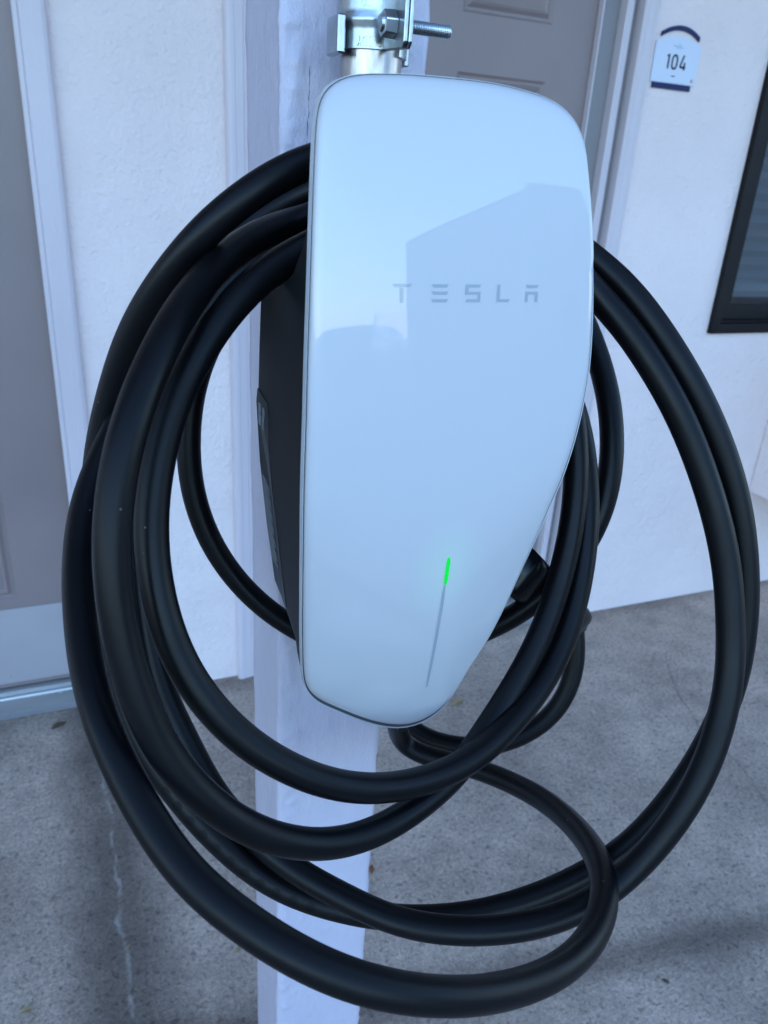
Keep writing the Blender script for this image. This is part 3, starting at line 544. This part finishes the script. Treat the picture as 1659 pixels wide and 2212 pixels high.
# black shell: rows of rounded sections, cut away above for the cable, wedge shaped below
BACK = [(.041, .352), (.01, .343), (-.008, .3365), (-.012, .3385), (-.0166, .342), (-.0316, .351), (-.0445, .365), (-.052, .385), (-.058, .408), (-.0654, .4236), (-.114, .4240), (-.156, .4161), (-.193, .4065), (-.226, .3960), (-.2310, .386), (-.2344, .376), (-.243, .3600), (-.252, .3600), (-.28, .3625), (-.322, .365)]
bm = bmesh.new(); zs = [.0385, .034, .02, .005, -.008, -.012, -.0166, -.024, -.0316, -.038, -.0445, -.049, -.052, -.055, -.058, -.0615, -.0654, -.075, -.09, -.114, -.135, -.156, -.175, -.193, -.21, -.226, -.2290, -.2310, -.2344, -.2385, -.243, -.252, -.262, -.272, -.282, -.29, -.298, -.306, -.313, -.319]
prev = None
for z in zs:
    hl = max(.003, side(z, -1) - .0030); hr_ = max(.003, side(z, 1) - .0030); hw = min(hl, hr_); f = lerp(EDGE, z) + .0055; bk = max(f + .003, lerp(BACK, z)); r = min(.006, (bk - f) * .45, hw * .4)
    sec = [(0, f), (0, f + (bk - r - f) * .33), (0, f + (bk - r - f) * .66)]
    for a in (180, 157.5, 135, 112.5, 90): sec.append((r + r * math.cos(math.radians(a)), bk - r + r * math.sin(math.radians(a))))
    sec = [(-hl + x, y) for x, y in sec] + [(hr_ - x, y) for x, y in sec[::-1]]
    row = [bm.verts.new((x, y, z)) for x, y in sec]
    if prev:
        for k in range(len(row)): bm.faces.new((prev[k], prev[(k + 1) % len(row)], row[(k + 1) % len(row)], row[k]))
    else: bm.faces.new(row)
    prev = row
bm.faces.new(prev[::-1]); shell = link('shell', bm, M_black, ch, smooth=False)
for p in shell.data.polygons: p.use_smooth = True
try:
    shell.data.set_sharp_from_angle(angle=math.radians(38))
except Exception: pass
bx('cable_saddle', -.036, .036, .335, .423, -.075, -.022, M_black, ch, b=.006)
bx('mounting_block', -.045, .045, .4245, .477, -.22, -.03, M_black, ch, b=.003)
# rating label on the left flank
bm = bmesh.new()
LB = [(.4192, -.1140), (.3965, -.1168), (.3925, -.1431), (.3870, -.1688), (.3802, -.1899), (.3735, -.2175), (.3702, -.2310), (.3760, -.2300), (.3945, -.2262), (.4058, -.1933), (.4152, -.156), (.4215, -.122)]
def flank(z): return -(side(z, -1) - .0030)
A = [bm.verts.new((flank(z) - .0004, y, z)) for y, z in LB]; B = [bm.verts.new((flank(z) + .0005, y, z)) for y, z in LB]
bm.faces.new(A)
for k in range(len(LB)): bm.faces.new((A[k], A[(k + 1) % len(LB)], B[(k + 1) % len(LB)], B[k]))
lab = link('rating_label', bm, M_label, ch)
bm = bmesh.new(); rr = random.Random(5)
def dash(y0, y1, z, h):
    v = [bm.verts.new((flank(z) - .0007, a, b)) for a, b in ((y0, z), (y1, z), (y1, z - h), (y0, z - h))]; bm.faces.new(v)
for k in range(8):     # blocks of print too small to read
    z = -.121 - k * .0016; dash(.4150, .4150 - rr.uniform(.004, .007), z, .0009); dash(.4060, .4060 - rr.uniform(.003, .006), z - .0004, .0008)
for k in range(26):
    z = -.163 - k * .0019; s_ = lerp([(-.156, .4125), (-.193, .4035), (-.226, .3925)], z); e_ = lerp([(-.2175, .3765), (-.1899, .3832), (-.156, .392)], z)
    dash(s_ - .001, e_ + (.003 if k % 4 else .008), z, .0006)
tag(link('label_print', bm, M_print, lab), kind='stuff')
# lettering on the glass: T E S L A, each letter a flat print
def letter(polys):
    """polys in letter-sheet units, 0..828 across the word, y down"""
    bm = bmesh.new()
    for P in polys:
        Q = []
        for (u, v) in P:
            x = -.0370 + 9.106e-5 * u; z = -.0423 - 8.0e-5 * v; Q.append((x, z))
        vs = [bm.verts.new((x, face_pt(x, z) - .00025, z)) for x, z in Q]; bm.faces.new(vs)
    return link('letter', bm, M_logo, ch)
letter([[(0, 0), (104, 0), (90, 17), (14, 17)], [(43, 22), (61, 22), (60, 100), (45, 100)]])
letter([[(210, 0), (304, 0), (294, 18), (221, 18)], [(210, 39), (304, 39), (294, 57), (221, 57)], [(210, 80), (304, 80), (294, 98), (221, 98)]])
letter([[(399, 0), (486, 0), (478, 17), (399, 17)], [(399, 17), (416, 17), (416, 40), (399, 40)], [(399, 40), (486, 40), (486, 56), (399, 56)], [(470, 56), (486, 56), (486, 80), (470, 80)], [(409, 80), (486, 80), (486, 97), (399, 97)]])
letter([[(582, 0), (598, 0), (598, 80), (582, 80)], [(582, 80), (658, 80), (650, 97), (582, 97)]])
letter([[(750, 0), (828, 0), (818, 17), (760, 17)], [(750, 38), (826, 38), (826, 54), (750, 54)], [(750, 54), (766, 54), (766, 96), (750, 96)], [(810, 54), (826, 54), (826, 96), (810, 96)]])
# the status light strip
def strip(name, z0, z1, w0, w1, m, dx=.022, lift=.0003):
    bm = bmesh.new(); Lp = []
    N_ = 18
    for k in range(N_ + 1):
        z = z0 + (z1 - z0) * k / N_; t = k / N_; w = w0 + (w1 - w0) * t
        e = min(1, 6 * min(t, 1 - t) + .25); w *= math.sqrt(min(1, e))
        x = .0018 + dx * (-.1795 - z)
        Lp.append([bm.verts.new((x + s * w, face_pt(x, z) - lift - (.0002 if s == 0 else 0), z)) for s in (-1, 0, 1)])
    for a, b in zip(Lp, Lp[1:]):
        for k in range(2): bm.faces.new((a[k], a[k + 1], b[k + 1], b[k]))
    return link(name, bm, m, ch)
M_led = mat('status_light_green', (0, .03, .005), .5, spec=.2)
M_led.node_tree.nodes['Principled BSDF'].inputs['Emission Color'].default_value = (0, 1, .10, 1)
M_led.node_tree.nodes['Principled BSDF'].inputs['Emission Strength'].default_value = .16
strip('unlit_light_strip', -.1965, -.2715, .00078, .0006, M_logo)
strip('status_light', -.1790, -.1960, .00105, .00105, M_led, lift=.0006)
# green glow round the lit strip, put into the glass as fading emission
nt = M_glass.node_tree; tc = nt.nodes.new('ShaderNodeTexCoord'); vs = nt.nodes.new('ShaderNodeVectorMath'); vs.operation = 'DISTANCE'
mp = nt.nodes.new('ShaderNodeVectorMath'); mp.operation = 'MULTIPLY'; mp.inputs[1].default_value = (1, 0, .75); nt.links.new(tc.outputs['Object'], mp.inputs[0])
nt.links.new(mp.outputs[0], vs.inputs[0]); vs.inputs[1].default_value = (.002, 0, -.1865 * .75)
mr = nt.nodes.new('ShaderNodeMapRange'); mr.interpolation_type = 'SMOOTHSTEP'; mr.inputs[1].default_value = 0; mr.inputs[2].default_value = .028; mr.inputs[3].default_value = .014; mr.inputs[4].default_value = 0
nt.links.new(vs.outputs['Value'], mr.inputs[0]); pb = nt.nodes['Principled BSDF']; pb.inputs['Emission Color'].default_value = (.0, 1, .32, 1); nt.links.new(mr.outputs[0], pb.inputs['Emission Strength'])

# ------------------------------------------------------------------ conduit and strap
PX, PY = XS - .0035, .4445; PR = .0167
pipe = thing('conduit_pipe', 'galvanised steel conduit running down the post into the charger', 'conduit', (PX, PY, H))
bm = bmesh.new(); cyl(bm, (0, 0, -.03), (0, 0, 1.2), PR, n=48, cap=False); link('tube', bm, M_pipe, pipe, smooth=False)
for p in bpy.data.objects['tube'].data.polygons: p.use_smooth = abs(p.normal.z) < .5
st = thing('pipe_strap', 'zinc plated steel pipe strap with a long bolt around the conduit', 'pipe strap', (PX, PY, H))
def ring_band(a0, a1, r0, r1, z0, z1, m, name, n=40, relief=None):
    bm = bmesh.new(); prev = None
    zs = [z0 + (z1 - z0) * k / 12 for k in range(13)]
    grid = []
    for i in range(n + 1):
        a = math.radians(a0 + (a1 - a0) * i / n); col_o = []
        for z in zs:
            t = (z - z0) / (z1 - z0); g = 0
            if relief and relief(i / n, t): g = .0009
            col_o.append(bm.verts.new(((r1 + g) * math.cos(a), (r1 + g) * math.sin(a), z)))
        col_i = [bm.verts.new((r0 * math.cos(a), r0 * math.sin(a), z)) for z in (z1, z0)]
        grid.append(col_o + col_i)
    m_ = len(grid[0])
    for a, b in zip(grid, grid[1:]):
        for k in range(m_): bm.faces.new((a[k], a[(k + 1) % m_], b[(k + 1) % m_], b[k]))
    bm.faces.new(grid[0]); bm.faces.new(grid[-1][::-1])
    return link(name, bm, m, st, smooth=False)
EX = .0000          # x of the ear plane relative to the pipe
b1 = ring_band(105, 278, PR + .0002, PR + .0024, .0605, .0845, M_zinc, 'left_half', relief=lambda u, t: .42 < t < .62 and .45 < u < .86)
b2 = ring_band(-60, 75, PR + .0002, PR + .0024, .0585, .0845, M_zinc, 'right_half')
for o in (b1, b2):
    for p in o.data.polygons: p.use_smooth = True
    try: o.data.set_sharp_from_angle(angle=math.radians(40))
    except Exception: pass
def ear(x0, x1, name):
    bm = bmesh.new(); prism(bm, [(-.0165, .0605), (-.0440, .0585), (-.0465, .0610), (-.0465, .0860), (-.0440, .0885), (-.0165, .0845)], x0, x1, axis='x'); bev(bm, .0005, 1); return link(name, bm, M_zinc, st)
ear(EX - .0010, EX + .0012, 'ear'); ear(EX + .0017, EX + .0038, 'ear')
bm = bmesh.new(); box(bm, -.0235, -.0193, -.013, .006, .0575, .0750); bev(bm, .0008, 1); link('bracket', bm, M_zinc, st)
bm = bmesh.new(); box(bm, .0193, .0225, .000, .020, .0565, .0800); bev(bm, .0006, 1); link('bracket', bm, M_zinc, st)
# embossed maker's lettering, upside down on the band
def emboss(s, size, z, a_mid, flip=True):
    q = text_mesh(s, size, M_zinc, st, 'embossed_letters', .00035, .62)
    for v in q.data.vertices:
        x, y, d = v.co.x, v.co.y, v.co.z
        if flip: x, y = -x, -y
        r = PR + .0026 + d; a = math.radians(a_mid) + x / (PR + .0026)
        v.co = Vector((r * math.cos(a), r * math.sin(a), z + y))
    return q
emboss('CADDY', .0066, .0640, 247); emboss('CID', .0052, .0808, 238)
bm = bmesh.new(); by, bz = -.0330, .0698
cyl(bm, (EX - .0010, by, bz), (EX - .0075, by, bz), .0066, .0062, 6); bev(bm, .0006, 2); link('bolt_head', bm, M_bolt, st)
bm = bmesh.new(); cyl(bm, (EX - .0065, by, bz), (EX - .0088, by, bz), .0046, .0036, 24); link('bolt_head_boss', bm, M_bolt, st)
bm = bmesh.new(); P = []; nt_ = 24; x0b, x1b = EX - .001, EX + .0300
ns = 30 * 16; prevr = None
for i in range(ns + 1):                      # a true helical thread
    x = x0b + (x1b - x0b) * i / ns; row = []
    for k in range(nt_):
        a = 2 * math.pi * k / nt_; ph = ((x - x0b) / .00127 - k / nt_) % 1; r = .00265 + .00055 * (1 - abs(2 * ph - 1)) * 1.0
        if x1b - x < .0008: r *= .86
        row.append(bm.verts.new((x, by + r * math.cos(a), bz + r * math.sin(a))))
    if prevr:
        for k in range(nt_): bm.faces.new((prevr[k], prevr[(k + 1) % nt_], row[(k + 1) % nt_], row[k]))
    prevr = row
bm.faces.new(prevr); link('bolt_shank', bm, M_bolt, st)

# ------------------------------------------------------------------ charging cable
cab = thing('charging_cable', 'thick black rubber charging cable coiled in hanging loops on the charger', 'cable', (XS, .38, H - .30))
off = Vector((XS, .38, -.30))
def V(*p): return Vector(p)
path = [V(.176, .378, -.235), V(.178, .382, -.285)]
path += [Vector(p) for p in STR['1'][1:]]
path += [V(.172, .408, .006), V(.222, .392, -.002)] + [Vector(p) for p in STR['2']]
path += [V(.172, .372, .012), V(.225, .362, -.010)] + [Vector(p) for p in STR['3']]
path += [V(.172, .412, -.012), V(.235, .402, -.045)] + [Vector(p) for p in STR['4']]
path += [V(.172, .392, -.006), V(.245, .405, -.050)] + [Vector(p) for p in STR['5']]
path += [V(.172, .372, -.010), V(.240, .412, -.012), V(.290, .432, -.040)] + [Vector(p) for p in STR['6']]
path += [V(.176, .452, -.030), V(.212, .452, -.075), V(.222, .455, -.15), V(.226, .462, -.27), V(.226, .468, -.36)] + [Vector(p) for p in STR['7'][::-1]]
CP = spline(path, .004)
for _ in range(22): CP = [CP[0]] + [(CP[i - 1] + 2 * CP[i] + CP[i + 1]) / 4 for i in range(1, len(CP) - 1)] + [CP[-1]]
bm = bmesh.new(); sweep(bm, [p - off for p in CP], .0078, 24)
sheath = link('rubber_sheath', bm, M_rubber, cab, smooth=True)
# strain relief under the charger
bm = bmesh.new(); sweep(bm, [Vector(p) - off for p in ((.176, .378, -.236), (.177, .380, -.262), (.178, .382, -.285))], [.0125, .0115, .0092], 24); link('strain_relief', bm, M_black, cab, smooth=True)
# connector handle, its nose pushed into the holster on the far side
tail = Vector(STR['7'][0]); nose = Vector((.240, .372, -.212))
ax = (nose - tail)
hp = [tail + ax * t for t in (0, .04, .10, .18, .35, .6, .8, 1.0)]
hp = [tail + ax * t for t in (0, .03, .06, .12, .3, .5, .7, .86)]
hr = [.0100, .0125, .0140, .0152, .0160, .0165, .0168, .0168]
bm = bmesh.new(); hd = ax.normalized(); hu = Vector((.62, 0, .75)); hu = (hu - hd * hu.dot(hd)).normalized(); hv = hd.cross(hu); rings_ = []
for p, r in zip(hp, hr):
    row = []
    for k in range(40):
        a = 2 * math.pi * k / 40; c, s = math.cos(a), math.sin(a); q = r / (abs(c) ** 6 + abs(s) ** 6) ** (1 / 6)
        row.append(bm.verts.new(p - off + hu * c * q + hv * s * q))
    rings_.append(row)
for a, b in zip(rings_, rings_[1:]):
    for k in range(40): bm.faces.new((a[k], a[(k + 1) % 40], b[(k + 1) % 40], b[k]))
bm.faces.new(rings_[0][::-1]); bm.faces.new(rings_[-1])
link('connector_handle', bm, M_gloss, cab, smooth=True)
bm = bmesh.new(); sweep(bm, [tail + ax * t - off for t in (-.05, -.02, .01, .03)], [.0085, .0100, .0104, .0100], 24); link('collar', bm, M_rubber, cab, smooth=True)

# honeycomb marks printed on the lower left loop
hx = [V(*p) for p in STR['2']]
hx = [min(CP, key=lambda c: (c - p).length_squared) for p in hx]; hx = [p for i, p in enumerate(hx) if i == 0 or (p - hx[i - 1]).length > .002]; hx = spline(hx, .002); rr = random.Random(2)
seg = [i for i, p in enumerate(hx) if -.402 < p.z < -.33 and p.x < .125]
camp = Vector((0, 0, 0)); bm = bmesh.new(); acc = 0; last = None
for i in seg:
    p = hx[i]
    if last is not None and (p - last).length < .0098: continue
    last = p; t = (hx[min(i + 1, len(hx) - 1)] - hx[i - 1]).normalized(); view = (camp - p).normalized(); side = t.cross(view).normalized(); nrm = side.cross(t).normalized()
    if nrm.dot(view) < 0: nrm = -nrm
    if side.z > 0: side = -side
    d = (nrm * .86 + side * .50).normalized(); s2 = d.cross(t).normalized(); q = p + d * .0080
    cen = None; prev_ = None
    for rr_ in (0, .0012, .0023, .0033):
        row = []
        for k in range(12):
            a = math.pi / 6 * k; q6 = rr_ * (1 if k % 2 == 0 else .866); e = t * math.cos(a) * q6 + s2 * math.sin(a) * q6
            w = p + (q + e - p - t * (q + e - p).dot(t)).normalized() * .00790 + t * e.dot(t); row.append(w - off)
            if rr_ == 0: break
        if rr_ == 0: cen = bm.verts.new(row[0]); continue
        vr = [bm.verts.new(c) for c in row]
        for k in range(12):
            if prev_ is None: bm.faces.new((cen, vr[k], vr[(k + 1) % 12]))
            else: bm.faces.new((prev_[k], vr[k], vr[(k + 1) % 12], prev_[(k + 1) % 12]))
        prev_ = vr
link('hexagon_marks', bm, mat('hex_print', (.0019, .0021, .0030), .45, spec=.15), cab)

# ------------------------------------------------------------------ litter on the walkway
def leaf(x, y, s, rot, m, label):
    bm = bmesh.new(); N_ = 9; L_ = []
    for k in range(N_):
        t = k / (N_ - 1); w = s * .36 * math.sin(math.pi * min(1, t * .97 + .02)) ** .8; cx = (t - .5) * s * 1.5; z = .002 + .10 * s * math.sin(t * 4.0) ** 2
        L_.append((bm.verts.new((cx, -w, z + .18 * w)), bm.verts.new((cx + .03 * s, 0, z)), bm.verts.new((cx, w * .9, z + .30 * w))))
    for a, b in zip(L_, L_[1:]):
        for k in range(2): bm.faces.new((a[k], a[k + 1], b[k + 1], b[k]))
    o = link('fallen_leaf', bm, m, None, loc=(x, y, .001)); o.rotation_euler = (0, 0, rot)
    return tag(o, label, 'leaf', 'dry leaves fallen on the walkway')
leaf(.925, 1.52, .030, .3, M_leaf1, 'tan dry leaf on the concrete just below the charger on its right')
leaf(.490, 1.072, .016, 1.2, M_leaf2, 'rust coloured leaf scrap beside the post between the hanging loops')
leaf(.921, .656, .011, 2.2, M_leaf3, 'small dark brown leaf scrap near the bottom right corner')
leaf(-.005, 1.059, .008, .9, M_leaf1, 'tiny tan leaf scrap lying in the slab joint')
leaf(-.178, .995, .013, .2, M_leaf1, 'pale dry leaf scrap in the bottom left corner')
leaf(.187, .985, .010, 1.0, M_leaf1, 'small yellow leaf scrap left of the post beneath the outer loop')
leaf(-.115, 1.755, .028, .5, M_leaf3, 'curled brown leaf in front of the left door threshold')

# ------------------------------------------------------------------ across the lot: what the glass mirrors
def block(name, label, cat, x0, x1, y0, y1, h, m, ridge=0, windows=()):
    t = thing(name, label, cat, (0, 0, -.1)); bm = bmesh.new(); box(bm, x0, x1, y0, y1, 0, h); link('wall', bm, m, t)
    if ridge:
        bm = bmesh.new(); xm = (x0 + x1) / 2; prism(bm, [(x0 - .25, h + .003), (x1 + .25, h + .003), (xm, h + ridge)], y0 - .3, y1 + .3); link('roof', bm, M_roof2, t)
    else:
        bx('parapet', x0 - .06, x1 + .06, y0 - .06, y1 + .06, h + .003, h + .16, m, t)
    for (a, b, c, d) in windows:
        bx('window', a, b, y1 - .05, y1 + .02, c, d, M_frame, t); bx('door_leaf' if c < .2 else 'sill', a - .05, b + .05, y1 + .001, y1 + .05, c - .06, c - .003, M_trim, t)
    return t
M_roof2 = mat('grey_roof', (.10, .10, .11), .8, vary=(3, .2, 4)); M_bw = mat('bluegrey_wall', (.34, .35, .38), .8, vary=(2, .08, 4)); M_cream = mat('cream_wall', (.66, .60, .48), .8, vary=(2, .05, 4))
def house():
    t = thing('lean_to_house', 'blue grey house with a single sloping roof across the parking lot', 'house', (0, 0, -.1))
    def lean(lo, hi, name, m):      # plan: the left wall runs away at an angle
        bm = bmesh.new(); F = [(7.35, -16), (10.6, -16), (10.6, -20), (9.19, -20)]
        A = [bm.verts.new((x, y, lo(x, y))) for x, y in F]; B = [bm.verts.new((x, y, hi(x, y))) for x, y in F]
        bm.faces.new(A); bm.faces.new(B)
        for k in range(4): bm.faces.new((A[k], A[(k + 1) % 4], B[(k + 1) % 4], B[k]))
        return link(name, bm, m, t)
    rz = lambda x, y: 3.30 + (4.95 - 3.30) * (x * 16 / -y - 7.35) / 3.25
    lean(lambda x, y: 0, rz, 'wall', M_bw); lean(lambda x, y: rz(x, y) + .004, lambda x, y: rz(x, y) + .09, 'roof', M_roof2)
    bx('door', 7.9, 8.8, -15.995, -15.95, .01, 2.1, M_bw, t)
house()
def flat_house():
    t = thing('flat_house', 'blue grey flat roofed house right beside the sloping roofed one', 'house', (0, 0, -.1))
    for name, z0, z1, g in (('wall', 0, 5.1, 0), ('parapet', 5.103, 5.26, .06)):
        bm = bmesh.new(); prism(bm, [(10.615, -16 + g), (24, -16 + g), (24, -22), (14.6, -22)], z0, z1, axis='z'); link(name, bm, M_bw, t)
    for x in (13, 18):
        w = bx('window', x, x + 1.2, -16.02, -15.97, 1.1, 2.1, M_frame, t); bx('sill', x - .08, x + 1.28, -15.965, -15.9, 1.02, 1.09, M_trim, w)
flat_house()
block('low_building', 'long low blue grey shed across the parking lot', 'shed', -12, 7.6, -20.3, -20, 1.42, M_bw)
block('warehouse', 'cream warehouse in sunshine beyond the parking lot', 'warehouse', 24.4, 40, -64.9, -64, 2.7, M_cream)
# parked suv, its nose towards the charger
def car():
    t = thing('parked_car', 'white suv parked nose first across the lot', 'car', (15.1, -37.0, -.1)); t.rotation_euler = (0, 0, math.radians(-32))
    M_car = mat('car_paint', (.80, .80, .80), .3, coat=.6); M_tyre = mat('tyre', (.02, .02, .02), .8); M_chrome = mat('chrome', (.6, .6, .62), .15, metal=1)
    # local: +Y is the nose; side profile swept across the width with tumblehome
    prof = [(-2.25, .35), (-2.30, .75), (-2.25, 1.05), (-2.0, 1.55), (-1.2, 1.66), (-.1, 1.63), (.75, 1.10), (1.95, .98), (2.25, .80), (2.30, .45), (2.2, .30)]
    bm = bmesh.new(); rows = []
    for x, sh in ((-.93, .94), (-.90, 1), (-.6, 1.02), (0, 1.03), (.6, 1.02), (.90, 1), (.93, .94)):
        rows.append([bm.verts.new((x * (1 if z < 1.12 else .80), y * (sh if abs(y) > 2 else 1), z)) for y, z in prof])
    for a, b in zip(rows, rows[1:]):
        for k in range(len(prof)): bm.faces.new((a[k], a[(k + 1) % len(prof)], b[(k + 1) % len(prof)], b[k]))
    bm.faces.new(rows[0]); bm.faces.new(rows[-1][::-1]); link('body', bm, M_car, t)
    bm = bmesh.new(); v = [bm.verts.new(p) for p in ((-.82, .82, 1.13), (.82, .82, 1.13), (.64, .05, 1.60), (-.64, .05, 1.60))]; bm.faces.new(v); link('windscreen', bm, M_pane, t)
    for sx in (-1, 1):
        bm = bmesh.new(); v = [bm.verts.new((sx * (.925 if z < 1.2 else .76), y, z)) for y, z in ((-1.9, 1.14), (.6, 1.14), (-.15, 1.56), (-1.6, 1.58))]; bm.faces.new(v); link('side_window', bm, M_pane, t)
        bm = bmesh.new(); box(bm, sx * .72 - .16, sx * .72 + .16, 2.16, 2.29, .70, .84); bev(bm, .03, 2); link('headlight', bm, M_chrome, t)
        bm = bmesh.new(); box(bm, sx * 1.0 - .09, sx * 1.0 + .09, .55, .70, 1.08, 1.22); bev(bm, .03, 2); link('wing_mirror', bm, M_car, t)
        for sy in (1.42, -1.42):
            bm = bmesh.new(); cyl(bm, (sx * .74, sy, .35), (sx * .96, sy, .35), .35, n=28); w = link('wheel', bm, M_tyre, t)
            bm = bmesh.new(); cyl(bm, (sx * .955, sy, .35), (sx * .97, sy, .35), .22, n=20); link('rim', bm, M_chrome, w)
    bm = bmesh.new(); box(bm, -.5, .5, 2.24, 2.315, .52, .82); bev(bm, .03, 2); link('grille', bm, M_tyre, t)
    bm = bmesh.new(); box(bm, -.86, .86, 2.18, 2.33, .32, .46); bev(bm, .03, 2); link('bumper', bm, M_chrome, t)
car()
# red rock hill on the skyline
bm = bmesh.new(); R_ = []
for j in range(14):
    row = []
    for i in range(60):
        x = -80 + i * 5.0; y = -110 - j * 9; e = math.sin(math.pi * min(1, (j + .2) / 10)) ; hh = (.9 + .7 * noise.noise(Vector((x * .018, 1, 0))) + .8 * noise.noise(Vector((x * .06, y * .06, 2))) + .2 * math.exp(-((x - 55) / 14) ** 2)) * e
        row.append(bm.verts.new((x, y, max(-1, hh + 0.3 * noise.noise(Vector((x * .2, y * .2, 5)))))))
    R_.append(row)
for a, b in zip(R_, R_[1:]):
    for k in range(59): bm.faces.new((a[k], a[k + 1], b[k + 1], b[k]))
tag(link('hills', bm, mat('red_rock', (.42, .24, .17), .9, vary=(.08, .3, 6)), smooth=True), kind='structure')
